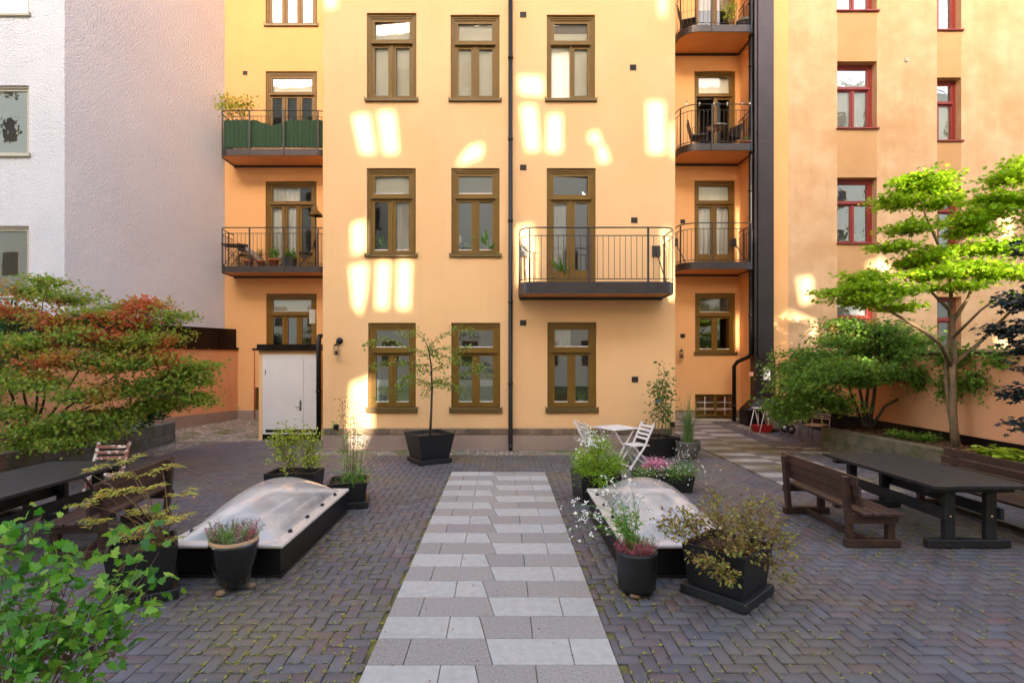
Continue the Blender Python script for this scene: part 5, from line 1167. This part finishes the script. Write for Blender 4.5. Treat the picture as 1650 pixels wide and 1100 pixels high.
def grass(nm, lab, b, n, h, lean, w_, mt, seeds=False):
    root = thing(nm, lab, 'plant', b); V = []; Fc = []
    for k in range(n):
        a = random.uniform(0, 6.28); L_ = h * random.uniform(.45, 1.05); ln = lean * random.random(); x0, y0 = random.gauss(0, .05), random.gauss(0, .05); c = Vector((math.cos(a), math.sin(a), 0)); sd = Vector((-c.y, c.x, 0)); o = len(V); m_ = 6
        for i in range(m_ + 1):
            t_ = i / m_; p = Vector((x0, y0, 0)) + c * (ln * t_ ** 2.2) + Vector((0, 0, L_ * (t_ - .35 * (ln / h) * t_ ** 3))); ww = w_ * (1 - t_ * .85); V += [tuple(p - sd * ww), tuple(p + sd * ww)]
        Fc += [(o + 2 * i, o + 2 * i + 1, o + 2 * i + 3, o + 2 * i + 2) for i in range(m_)]
    npmesh('blades', np.array(V), np.array(Fc), 4, M[mt], root)
    return root
grass('ornamental_grass', 'tall arching green grass in the dark stone bowl pot', (4.0, 11.35, .36), 170, 1.15, .8, .005, 'l_grass')
g = grass('feather_grass', 'very fine tall seed stalks in front of the right recess wall', (3.8, 12.0, .32), 40, 1.9, .7, .0018, 'l_grass')
plant('trailing_flowers', 'pale trailing flowers in front of the bowl pot', 'flowers', (3.75, 10.9, .02), [((3.75, 10.9, .2), (.22, .15, .2), 1), ((3.55, 10.8, .12), (.16, .12, .12), .6)], .03, 'oval', M['l_white'], M['twig'], tips=26, nper=4, spread=.04, up=.4, r0=.004)
# foreground bush, close to the camera
def fore():
    b = (-2.5, 2.35, .0); root = thing('lobed_leaf_bush', 'fresh green lobed leaf bush in the near left corner', 'shrub', b)
    B = []
    for px, py, rx_, rz, Y, wt in ((20, 870, 50, 30, 2.9, .7), (60, 910, 60, 40, 2.9, .9), (120, 890, 60, 34, 3.0, .8), (190, 920, 40, 30, 3.1, .7), (225, 905, 34, 30, 3.1, .4), (240, 960, 28, 26, 3.0, .4), (60, 990, 70, 50, 2.7, 1.3), (140, 985, 60, 44, 2.8, 1.1), (20, 1050, 70, 60, 2.6, 1.3), (110, 1060, 60, 40, 2.7, .8), (160, 1030, 34, 30, 2.8, .5), (0, 960, 60, 50, 2.8, 1), (-60, 1000, 80, 90, 2.7, 1), (50, 840, 40, 14, 3.0, .2), (215, 855, 30, 16, 3.1, .15), (175, 1000, 30, 40, 2.9, .4)):
        B.append(bl(px, py, rx_, rz, Y, .22, wt))
    plant('', '', '', b, B, .056, 'lobed', M['l_fore'], M['twig'], r0=.009, tips=11, nper=7, spread=.055, up=.42, twigr=.0022, parent=root, stems=5, droop=.15, shell=.6)
    P = [tuple(at(random.gauss(90, 45), random.gauss(1040, 40), 3.0)) for _ in range(170)]; leaves('dark_foliage', P, .06, 'oval', mat('red_brown_leaf', C(96, 60, 62), .6), root, .4)
fore()

# ============================================================ SKYLIGHTS
M['acryl'] = None
def acryl():
    m = bpy.data.materials.new('weathered_acrylic'); m.use_nodes = True; nt = m.node_tree; N = nt.nodes; L = nt.links; p = N['Principled BSDF']
    p.inputs['Base Color'].default_value = C(232, 226, 222); p.inputs['Roughness'].default_value = .12; p.inputs['Coat Weight'].default_value = .8; p.inputs['Coat Roughness'].default_value = .06
    t = N.new('ShaderNodeBsdfTransparent'); t.inputs[0].default_value = (.95, .94, .93, 1); ms = N.new('ShaderNodeMixShader')
    geo = N.new('ShaderNodeNewGeometry'); nz = N.new('ShaderNodeTexNoise'); nz.inputs['Scale'].default_value = 2.2; nz.inputs['Detail'].default_value = 5; L.new(geo.outputs['Position'], nz.inputs['Vector'])
    mr = N.new('ShaderNodeMapRange'); mr.inputs[1].default_value = .3; mr.inputs[2].default_value = .7; mr.inputs[3].default_value = .34; mr.inputs[4].default_value = .56; L.new(nz.outputs[0], mr.inputs[0]); L.new(mr.outputs[0], ms.inputs[0])
    L.new(t.outputs[0], ms.inputs[1]); L.new(p.outputs[0], ms.inputs[2]); L.new(ms.outputs[0], N['Material Output'].inputs[0])
    return m
M['acryl'] = acryl()
M['well'] = mat('skylight_well', C(150, 140, 134), .6, var=.2, vscale=2)
M['rimw'] = mat('skylight_rim_plastic', C(206, 192, 182), .28, coat=.5)
def skylight(lab, x, y, w_=1.12, L_=2.18, knobs=1):
    t = thing('skylight', lab, 'skylight', (x, y, .008), 0, 'domed skylights beside the slab path'); h = .285
    mb = MB(); a = w_ / 2; b_ = L_ / 2
    for q in ((-a, a, -b_, -b_ + .05), (-a, a, b_ - .05, b_)): mb.box(q[0], q[1], q[2], q[3], 0, h)
    for q in ((-a, -a + .05), (a - .05, a)): mb.box(q[0], q[1], -b_ + .05, b_ - .05, 0, h)
    mb.build('curb', M['black'], t)
    mb = MB(); 
    for q in ((-a - .02, a + .02, -b_ - .02, -b_ + .0),(-a - .02, a + .02, b_, b_ + .02),(-a - .02, -a, -b_, b_),(a, a + .02, -b_, b_)): mb.box(*q, 0, .022)
    mb.build('base_trim', M['duct'], t)
    mb = MB(); e = .035; f_ = .12
    mb.bbox(-a - e, a + e, -b_ - e, -b_ + f_, h + .003, h + .045, .012); mb.bbox(-a - e, a + e, b_ - f_, b_ + e, h + .003, h + .045, .012)
    mb.bbox(-a - e, -a + f_, -b_ + f_ + .001, b_ - f_ - .001, h + .003, h + .045, .012); mb.bbox(a - f_, a + e, -b_ + f_ + .001, b_ - f_ - .001, h + .003, h + .045, .012)
    mb.build('rim', M['rimw'], t)
    mb = MB(); mb.add([(-a, -b_, h - .22), (a, -b_, h - .22), (a, b_, h - .22), (-a, b_, h - .22)], [(0, 1, 2, 3)]); mb.build('well_floor', M['well'], t)
    mb = MB()
    for xx in (-.14, .16): mb.box(xx - .012, xx + .012, -b_ + .06, b_ - .06, h - .06, h - .03)
    mb.box(-a + .06, a - .06, .1, .125, h - .055, h - .025); mb.build('inner_bar', M['rimw'], t)
    nu, nv = 32, 44; vs = []
    for i in range(nu + 1):
        for j in range(nv + 1):
            u = -1 + 2 * i / nu; v = -1 + 2 * j / nv
            z = .36 * (max(0, 1 - u * u) ** .66) * (max(0, 1 - abs(v) ** 2.1) ** .72)
            vs.append((u * (a - .07), v * (b_ - .07), h + .046 + z))
    mb = MB(); mb.add(vs, [(i * (nv + 1) + j, (i + 1) * (nv + 1) + j, (i + 1) * (nv + 1) + j + 1, i * (nv + 1) + j + 1) for i in range(nu) for j in range(nv)], 0, True); mb.build('dome', M['acryl'], t)
    for s_ in (-1, 1):
        for k in range(4):
            mb = MB(); mb.lathe([(.022, 0), (.024, .012), (.018, .028), (.004, .032)], 12, 0, (s_ * (a - .045), -b_ + .35 + k * (L_ - .7) / 3, h + .045)); mb.build('knob', M['black'], t)
    return t
skylight('domed acrylic skylight on a black curb left of the slab path', -2.74, 6.28)
skylight('domed acrylic skylight on a black curb right of the slab path', 1.78, 6.28)

# ============================================================ FURNITURE
def bench(lab, x, y, rz, L_=1.75, group='wooden slatted benches'):
    """origin: middle of the back edge at the ground; seat towards +X (local), long axis Y"""
    t = thing('park_bench', lab, 'bench', (x, y, .012), rz, group)
    def slat(x0, x1, z0, z1, xx=None):
        m = MB(); m.bbox(x0, x1, -L_ / 2, L_ / 2, z0, z1, .005); return m
    m = MB()
    for k in range(4): m.bbox(.07 + k * .118, .07 + k * .118 + .108, -L_ / 2, L_ / 2, .385, .42, .005)
    m.build('seat', M['wood'], t)
    m = MB()
    for k in range(3):
        z = .485 + k * .115; xo = .055 - k * .025; m.bbox(xo - .001, xo + .028, -L_ / 2 + .01 * k, L_ / 2 - .01 * k, z, z + .105, .005)
    m.build('backrest', M['wood'], t)
    for s_ in (-1, 1):
        yy = s_ * (L_ / 2 - .16)
        m = MB(); m.beam((.03, yy, .085), (-.03, yy, .80), .075, .06, b=.004); m.build('back_post', M['wood'], t)
        m = MB(); m.bbox(.44, .52, yy - .0375, yy + .0375, .091, .32, .004); m.build('leg', M['wood'], t)
        m = MB(); m.bbox(-.03, .58, yy - .045, yy + .045, 0, .09, .006); m.build('foot', M['wood'], t)
        m = MB(); m.bbox(-.02, .53, yy + s_ * .039, yy + s_ * .07, .29, .38, .004); m.build('seat_bearer', M['wood'], t)
    m = MB(); m.bbox(.24, .28, -L_ / 2 + .21, L_ / 2 - .21, .01, .075, .004); m.build('stretcher', M['wood'], t)
    return t
def table(lab, x, y, rz, W_=1.1, L_=2.0):
    t = thing('picnic_table', lab, 'table', (x, y, .012), rz, 'long black garden tables')
    m = MB(); n = 9; pw = W_ / n
    for k in range(n): m.bbox(-W_ / 2 + k * pw + .0015, -W_ / 2 + (k + 1) * pw - .0015, -L_ / 2 + random.uniform(0, .006), L_ / 2, .70, .74, .005)
    m.build('tabletop', M['wood_dark'], t)
    for s_ in (-1, 1):
        yy = s_ * (L_ / 2 - .2)
        m = MB(); m.bbox(-W_ / 2 + .06, W_ / 2 - .06, yy - .04, yy + .04, .63, .698, .004); m.build('crossbar', M['wood_dark'], t)
        m = MB(); m.bbox(-W_ / 2 + .06, W_ / 2 - .1, yy - .045, yy + .045, 0, .095, .006); m.build('foot', M['wood_dark'], t)
        for q in (-1, 1):
            xx = q * .235; m = MB(); m.bbox(xx - .058, xx + .058, yy - .035, yy + .035, .096, .629, .005); lg = m.build('leg', M['wood_dark'], t)
            b_ = MB(); T = Matrix.Translation((xx + .0, yy + s_ * .036, .36)) @ Matrix.Rotation(R(90 * s_), 4, 'X'); b_.lathe([(.013, -.004), (.013, .006), (.004, .01)], 10); b_.v = [tuple(T @ Vector(v)) for v in b_.v]; b_.build('bolt', M['tanrim'], lg)
    for q in (-1, 1):
        m = MB(); m.bbox(q * .235 - .02 + q * .08, q * .235 + .02 + q * .08, -L_ / 2 + .12, L_ / 2 - .12, .33, .46, .005); m.build('stretcher', M['wood_dark'], t)
    return t
table('long black picnic table in the right half of the yard', 5.31, 6.83, 0, 1.1, 2.05)
bench('brown slatted bench turned away between the right table and the bronze shrub', 3.95, 6.68, 0, 1.62)
bench('dark slatted bench between the right table and the mossy planter', 6.62, 6.9, 180, 2.0)
table('long black picnic table at the left edge below the reddish maple', -5.62, 6.2, 0, 1.1, 2.05)
bench('brown slatted bench with its back to the left skylight', -4.36, 6.35, 180 + 6, 1.65)
bench('dark slatted bench beyond the left table, only its backrest end in view', -6.95, 6.4, 0, 1.9)

def slat_chair(lab, x, y, rz, mt, slats, group, hb=.82):
    """folding X chair; front is -Y (local)"""
    t = thing('folding_chair', lab, 'chair', (x, y, gz(y) + .012), rz, group); w_ = .42
    m = MB()
    for k in range(6): m.bbox(-w_ / 2 + .02, w_ / 2 - .02, -.20 + k * .066, -.20 + k * .066 + .052, .43, .45, .004)
    m.build('seat', M[mt], t)
    for s_ in (-1, 1):
        xx = s_ * w_ / 2
        m = MB(); m.beam((xx, -.28, .0), (xx, .05, .42), .024, .042, up=(1, 0, 0), b=.003); m.beam((xx, .05, .42), (xx, .27, hb + .03), .024, .042, up=(1, 0, 0), b=.003); m.build('back_leg', M[mt], t)
        m = MB(); m.beam((xx - s_ * .028, .26, 0), (xx - s_ * .028, -.17, .43), .024, .04, up=(1, 0, 0), b=.003); m.build('leg', M[mt], t)
    m = MB()
    for k in range(slats):
        t_ = (k + .5) / slats; z = .53 + (hb - .53) * t_; yy = .05 + .22 * ((z - .42) / (hb + .03 - .42)); hh = (hb - .53) / slats * .62
        T = Matrix.Translation((0, yy, z)) @ Matrix.Rotation(R(-27), 4, 'X'); m.bbox(-w_ / 2 + .012, w_ / 2 - .012, -.008, .008, -hh / 2, hh / 2, .003, 0, T)
    m.build('backrest', M[mt], t)
    m = MB(); m.beam((-w_ / 2, .22, .06), (w_ / 2, .22, .06), .02, .03); m.beam((-w_ / 2, -.25, .05), (w_ / 2, -.25, .05), .02, .03); m.build('rung', M[mt], t)
    return t
slat_chair('worn red brown folding chair with peeling slats at the head of the left table', -5.88, 7.8, 10, 'wood_red', 4, None, .84)
slat_chair('white folding chair left of the bistro table, partly behind the feathery bush', 1.86, 10.75, 100, 'whitepaint', 4, 'white bistro chairs', .84)
slat_chair('white folding chair right of the bistro table in front of the black planter', 2.66, 10.45, -72, 'whitepaint', 4, 'white bistro chairs', .84)
slat_chair('second white folding chair stacked behind the left bistro chair, its back slats seen between', 1.78, 11.05, 82, 'whitepaint', 4, 'white bistro chairs', .80)
t = thing('bistro_table', 'small square white folding table between the white chairs', 'table', (2.36, 10.95, .012), 28)
m = MB()
for k in range(7): m.bbox(-.33 + k * .095, -.33 + k * .095 + .09, -.33, .33, .70, .722, .004)
m.build('tabletop', M['whitepaint'], t)
for s_ in (-1, 1):
    m = MB(); m.beam((-.26, s_ * .27, 0), (.24, s_ * .27, .69), .026, .04, up=(0, 1, 0), b=.003); m.build('leg', M['whitepaint'], t)
    m = MB(); m.beam((.26, s_ * .24, 0), (-.24, s_ * .24, .69), .026, .04, up=(0, 1, 0), b=.003); m.build('leg', M['whitepaint'], t)

def alu_chair(lab, x, y, rz):
    t = thing('cafe_chair', lab, 'chair', (x, y, gz(y) + .012), rz, 'aluminium cafe chairs'); r = .0115
    m = MB()
    for s_ in (-1, 1):
        X = s_ * .26
        m.tube([(X, -.22, 0), (X, -.21, .45), (X, -.2, .60), (X, -.15, .66), (X, .05, .665), (X * .95, .17, .64), (X * .88, .2, .58)], r, 8)
        m.tube([(X * .9, .24, 0), (X * .86, .17, .42), (X * .84, .2, .5), (X * .8, .27, .80), (X * .6, .285, .84), (0, .29, .85)], r, 8)
    m.tube([(-.22, -.21, .41), (.22, -.21, .41)], r, 8); m.build('frame', M['alu'], t)
    m = MB()
    for k in range(8): m.bbox(-.215, .215, -.21 + k * .052, -.21 + k * .052 + .04, .425, .437, .003)
    m.build('seat', M['alu'], t)
    m = MB()
    for k in range(5): m.bbox(-.205, .205, .235 + k * .009, .246 + k * .009, .56 + k * .055, .595 + k * .055, .003)
    m.build('backrest', M['alu'], t)
alu_chair('silver slatted aluminium chair further from the planter, left of its twin', 7.82, 14.1, -62)
alu_chair('silver slatted aluminium chair at the corner of the tan block planter', 7.95, 13.35, -62)
# step ladder with red tub, trolley
b = Vector((7.15, 14.6, gz(14.6)))
t = thing('folding_trestle', 'white folding trestle with thin legs near the black duct hood', 'trestle', tuple(b))
m = MB()
for s_ in (-1, 1): m.tube([(s_ * .15 - .25, -.15, 0), (s_ * .15 - .02, .0, .68)], .013, 7); m.tube([(s_ * .15 + .2, .15, 0), (s_ * .15, .0, .68)], .013, 7)
m.build('legs', M['whitepaint'], t); m = MB(); m.bbox(-.2, .2, -.1, .1, .68, .71, .01); m.build('top', M['whitepaint'], t)
t = thing('plastic_tub', 'red plastic tub with two handles under the white trestle', 'tub', (7.25, 14.75, gz(14.7)))
m = MB(); m.sqlathe([(.12, .01), (.17, .2), (.175, .2), (.165, .19), (.11, .03)], 0, ax=1.5); m.build('tub', M['redplastic'], t)
m = MB(); m.tube([(-.1, -.05, .05), (-.14, -.1, .55)], .01, 6); m.build('stick', M['whitepaint'], t); m = MB(); m.tube([(.14, -.05, .05), (.16, -.1, .42)], .01, 6); m.build('stick', M['whitepaint'], t)
t = thing('cart', 'grey two wheeled metal cart leaning beside the aluminium chairs', 'cart', (7.75, 14.9, gz(14.9)))
m = MB(); m.sqlathe([(.16, .12), (.24, .52), (.25, .52), (.235, .5), (.15, .14)], 0, ax=1.3); m.build('tray', M['greyblind'], t)
for s_ in (-.2, .12):
    w1 = MB(); T = Matrix.Translation((.12, s_ - .35, .115)) @ Matrix.Rotation(R(90), 4, 'X'); w1.lathe([(.07, -.02), (.11, -.015), (.11, .015), (.07, .02)], 20); w1.v = [tuple(T @ Vector(v)) for v in w1.v]; wl = w1.build('wheel', M['potblack'], t)
    w2 = MB(); w2.lathe([(.068, -.022), (.068, .022)], 16); w2.v = [tuple(T @ Vector(v)) for v in w2.v]; w2.build('rim', M['alu'], wl)
m = MB(); m.tube([(.12, -.4, .12), (-.05, -.2, .6)], .015, 7); m.build('handle', M['duct'], t)
t = thing('bird_figurine', 'small dark bird figurine on the planter end beside the green maple shrub', 'ornament', (8.35, 12.1, .50))
m = MB(); m.tube([(-.13, 0, .16), (-.05, 0, .12), (.03, 0, .12), (.08, 0, .17), (.11, 0, .20)], [.01, .05, .06, .035, .03], 10); m.tube([(.11, 0, .20), (.17, 0, .19)], [.02, .003], 8); m.build('body', M['potblack'], t)
m = MB(); m.tube([(0, .02, 0), (0, .02, .08)], .008, 6); m.tube([(.02, -.02, 0), (.02, -.02, .08)], .008, 6); m.build('legs', M['potblack'], t)

# ============================================================ BALCONY THINGS
F1 = 4.99; F2 = 8.57
def tpot(lab, x, y, z, r=.11, h=.2, mt='terracotta'):
    t = thing('flower_pot', lab, 'pot', (x, y, z), 0, 'pots on the balconies'); m = MB(); m.lathe([(r * .72, 0), (r * .95, h * .8), (r * 1.08, h * .8), (r * 1.08, h), (r * .93, h), (r * .9, h * .88), (.01, h * .88)], 20); m.build('pot', M[mt], t); return t
bx_ = lambda px, y=16.45: PX(px, y)
for px, lab, sz, mt in ((400, 'leftmost terracotta pot on the lower left balcony', .13, 'terracotta'), (420, 'terracotta pot with a leggy plant on the lower left balcony', .12, 'terracotta'), (441, 'larger terracotta pot with bushy basil on the lower left balcony', .15, 'terracotta'), (455, 'small pale pot between the herbs on the lower left balcony', .08, 'tanrim')):
    tpot(lab, bx_(px), 16.45, F1, sz, sz * 1.7, mt)
t = square_pot('herb_box', 'dark square herb box on the lower left balcony', bx_(466), 16.45, .17, .30, 0, .95); t.location.z = F1
for px, h, lab in ((400, .28, 'small mauve plant in the leftmost terracotta pot'), (420, .42, 'leggy plant in the second terracotta pot'), (441, .42, 'bushy basil in the larger terracotta pot'), (466, .3, 'fine leaved herb in the dark square box')):
    z = F1 + .25; plant('herb_plant', lab, 'plant', (bx_(px), 16.45, z - .03), [((bx_(px), 16.45, z + h * .5), (.17 if h != .42 or px > 430 else .1, .15, h * .5), 1)], .075 if px > 430 else .05, 'oval', M['l_fore'] if px > 430 else M['l_brown'], tips=24, nper=10 if px > 430 else 5, spread=.04, up=.5, r0=.008)
def bistro(lab, x, y, z, rz, kind='table', r=.3, h=.7):
    t = thing('balcony_table' if kind == 'table' else 'balcony_chair', lab, kind, (x, y, z), rz); m = MB()
    if kind == 'table':
        m.bbox(-r, r, -r, r, h - .02, h, .005); m.build('tabletop', M['potblack'], t)
        for s_ in (-1, 1):
            m = MB(); m.tube([(-r * .85, s_ * r * .8, 0), (r * .85, s_ * r * .8, h - .02)], .011, 6); m.tube([(r * .85, s_ * r * .75, 0), (-r * .85, s_ * r * .75, h - .02)], .011, 6); m.build('leg', M['rail'], t)
    else:
        m.bbox(-.2, .2, -.2, .2, .43, .45, .005); m.build('seat', M['potblack'], t)
        m = MB(); m.bbox(-.2, .2, .24, .26, .62, .86, .005); m.build('backrest', M['potblack'], t)
        for s_ in (-1, 1):
            m = MB(); m.tube([(s_ * .2, -.22, 0), (s_ * .2, .1, .45), (s_ * .2, .26, .86)], .011, 6); m.tube([(s_ * .19, .24, 0), (s_ * .19, -.18, .44)], .011, 6); m.build('leg', M['rail'], t)
    return t
bistro('square black folding table at the left end of the lower left balcony', bx_(375), 16.55, F1, 10)
bistro('black folding chair at the right end of the lower left balcony', bx_(492), 16.5, F1, -65, 'chair')
bistro('black folding chair behind the table on the lower left balcony', bx_(386), 16.85, F1, 30, 'chair')
t = thing('floor_lamp', 'bronze dome lamp on a tall black pole on the lower left balcony', 'lamp', (bx_(508), 16.5, F1))
m = MB(); m.tube([(0, 0, 0), (0, 0, 1.72)], .022, 8); m.build('pole', M['black'], t); m = MB(); m.lathe([(.22, 1.62), (.17, 1.70), (.06, 1.80), (.03, 1.92), (.002, 1.93)], 20, closed=False); m.build('lamp_shade', M['olive_sill'], t)
t = thing('parasol', 'closed grey parasol leaning on the lower left balcony rail', 'parasol', (bx_(395), 16.7, F1)); m = MB(); m.tube([(.55, 0, .05), (.3, 0, .3), (.0, 0, .55), (-.15, 0, .68)], [.05, .12, .1, .03], 10); m.build('canopy', M['greyblind'], t); m = MB(); m.tube([(-.15, 0, .68), (-.35, 0, .82)], .015, 6); m.build('pole', M['rail'], t)
# green cloth round the upper left balcony
def cloth():
    t = thing('privacy_cloth', 'dark green cloth tied inside the railing of the upper left balcony', 'cloth', (-7, 16.2, F2)); xl, xr, yf = -8.69, -5.30, 16.18; rl = .3; pts = [(xl + .02, 17.0)]
    for i in range(7): a = math.pi + i / 6 * math.pi / 2; pts.append((xl + .02 + rl + rl * math.cos(a), yf + .02 + rl + rl * math.sin(a)))
    n = 60
    for i in range(1, n): pts.append((xl + rl + (xr - .45 - xl - rl) * i / n, yf + .02))
    for i in range(7): a = 1.5 * math.pi + i / 6 * math.pi / 2; pts.append((xr - .45 + .43 * math.cos(a), yf + .45 + .43 * math.sin(a)))
    vs = []; m_ = 8; N_ = len(pts)
    for i, (x, y) in enumerate(pts):
        sag = .16 * math.exp(-((x + 7.05) / .35) ** 2)
        for j in range(m_ + 1):
            tt = j / m_; z = F2 + .04 + (.86 - sag - .015 * math.sin(i * .9)) * tt + .0; vs.append((x, y + .012 * math.sin(i * 1.7 + tt * 2) + .02 * sag * math.sin(tt * 20) * tt, z))
    m = MB(); m.add(vs, [(i * (m_ + 1) + j, (i + 1) * (m_ + 1) + j, (i + 1) * (m_ + 1) + j + 1, i * (m_ + 1) + j + 1) for i in range(N_ - 1) for j in range(m_)], 0, True); m.build('fabric', M['cloth'], t, True)
cloth()
plant('balcony_plant', 'straggly green shrub spilling above the green cloth on the upper left balcony', 'plant', (-8.2, 16.5, F2 + .2), [bl(368, 160, 22, 9, 16.4, .3), bl(385, 170, 24, 10, 16.4, .3), bl(400, 162, 10, 12, 16.4, .2, .6), bl(360, 170, 14, 8, 16.4, .2, .5)], .085, 'oval', M['l_lime'], M['twig'], tips=22, nper=8, spread=.07, up=.5, r0=.01)
# right balconies
t = thing('round_table', 'small round glass topped table on the middle right balcony', 'table', (bx_(1158, 16.3), 16.35, F2 + .02)); m = MB(); m.lathe([(.01, .70), (.3, .70), (.31, .715), (.01, .716)], 28); m.build('tabletop', M['alu'], t); m = MB(); m.tube([(0, 0, 0), (0, 0, .7)], .02, 8); m.lathe([(.2, 0), (.2, .015), (.03, .03)], 16); m.build('pedestal', M['rail'], t)
def wicker(lab, x, y, z, rz):
    t = thing('armchair', lab, 'chair', (x, y, z), rz, 'black chairs on the right balconies'); m = MB(); m.bbox(-.24, .24, -.22, .22, .38, .42, .01); m.build('seat', M['potblack'], t)
    m = MB(); T = Matrix.Translation((0, .22, .42)) @ Matrix.Rotation(R(-14), 4, 'X'); m.bbox(-.23, .23, -.015, .015, .02, .5, .01, 0, T); m.build('backrest', M['potblack'], t)
    for s_ in (-1, 1): m = MB(); m.tube([(s_ * .25, -.22, 0), (s_ * .25, -.2, .62), (s_ * .25, .2, .62), (s_ * .25, .24, 0)], .012, 6); m.build('arm_frame', M['rail'], t)
wicker('black chair at the left end of the middle right balcony', bx_(1127, 16.3), 16.35, F2 + .02, 75)
wicker('black chair right of the round table on the middle right balcony', bx_(1180, 16.3), 16.5, F2 + .02, -60)
wicker('black chair on the topmost right balcony', bx_(1112, 16.3), 16.4, F2 + 3.6, 70)
tpot('white flower box pot at the right corner of the middle right balcony', bx_(1203, 16.2), 16.2, F2 + .04, .14, .18, 'terracotta')
plant('balcony_flowers', 'white flowers in the pot at the right corner of the middle right balcony', 'flowers', (bx_(1203, 16.2), 16.2, F2 + .2), [((bx_(1203, 16.2), 16.2, F2 + .32), (.15, .12, .1), 1)], .05, 'oval', M['l_silver'], tips=18, nper=9, spread=.03, r0=.004)
tpot('grey pot on the topmost right balcony', bx_(1198, 16.3), 16.3, F2 + 3.6, .2, .4, 'granite')
plant('balcony_plant', 'trailing yellow green plant on the topmost right balcony rail', 'plant', (bx_(1175, 16.0), 16.05, F2 + 3.9), [((bx_(1175, 16.0), 16.0, F2 + 4.3), (.25, .15, .25), 1), ((bx_(1172, 16), 15.95, F2 + 4.0), (.12, .1, .3), .7)], .08, 'narrow', M['l_lime'], tips=24, nper=12, spread=.06, up=.2, droop=1.0, r0=.006)
for i, px in enumerate((1106, 1127, 1150, 1172, 1196, 1208)):
    p = at(px, 168, 15.95); t = thing('hanging_bulb', ('leftmost', 'second from left', 'third from left', 'third from right', 'second from right', 'rightmost')[i] + ' clear bulb of the string under the middle right balcony handrail', 'lamp', tuple(p), 0, 'string of bulbs on the balcony handrail')
    m = MB(); m.lathe([(.004, .06), (.018, .03), (.03, -.01), (.022, -.045), (.004, -.055)], 10); m.build('glass_bulb', M['bulb'], t); m = MB(); m.lathe([(.014, .05), (.014, .1)], 8); m.build('socket', M['potblack'], t)
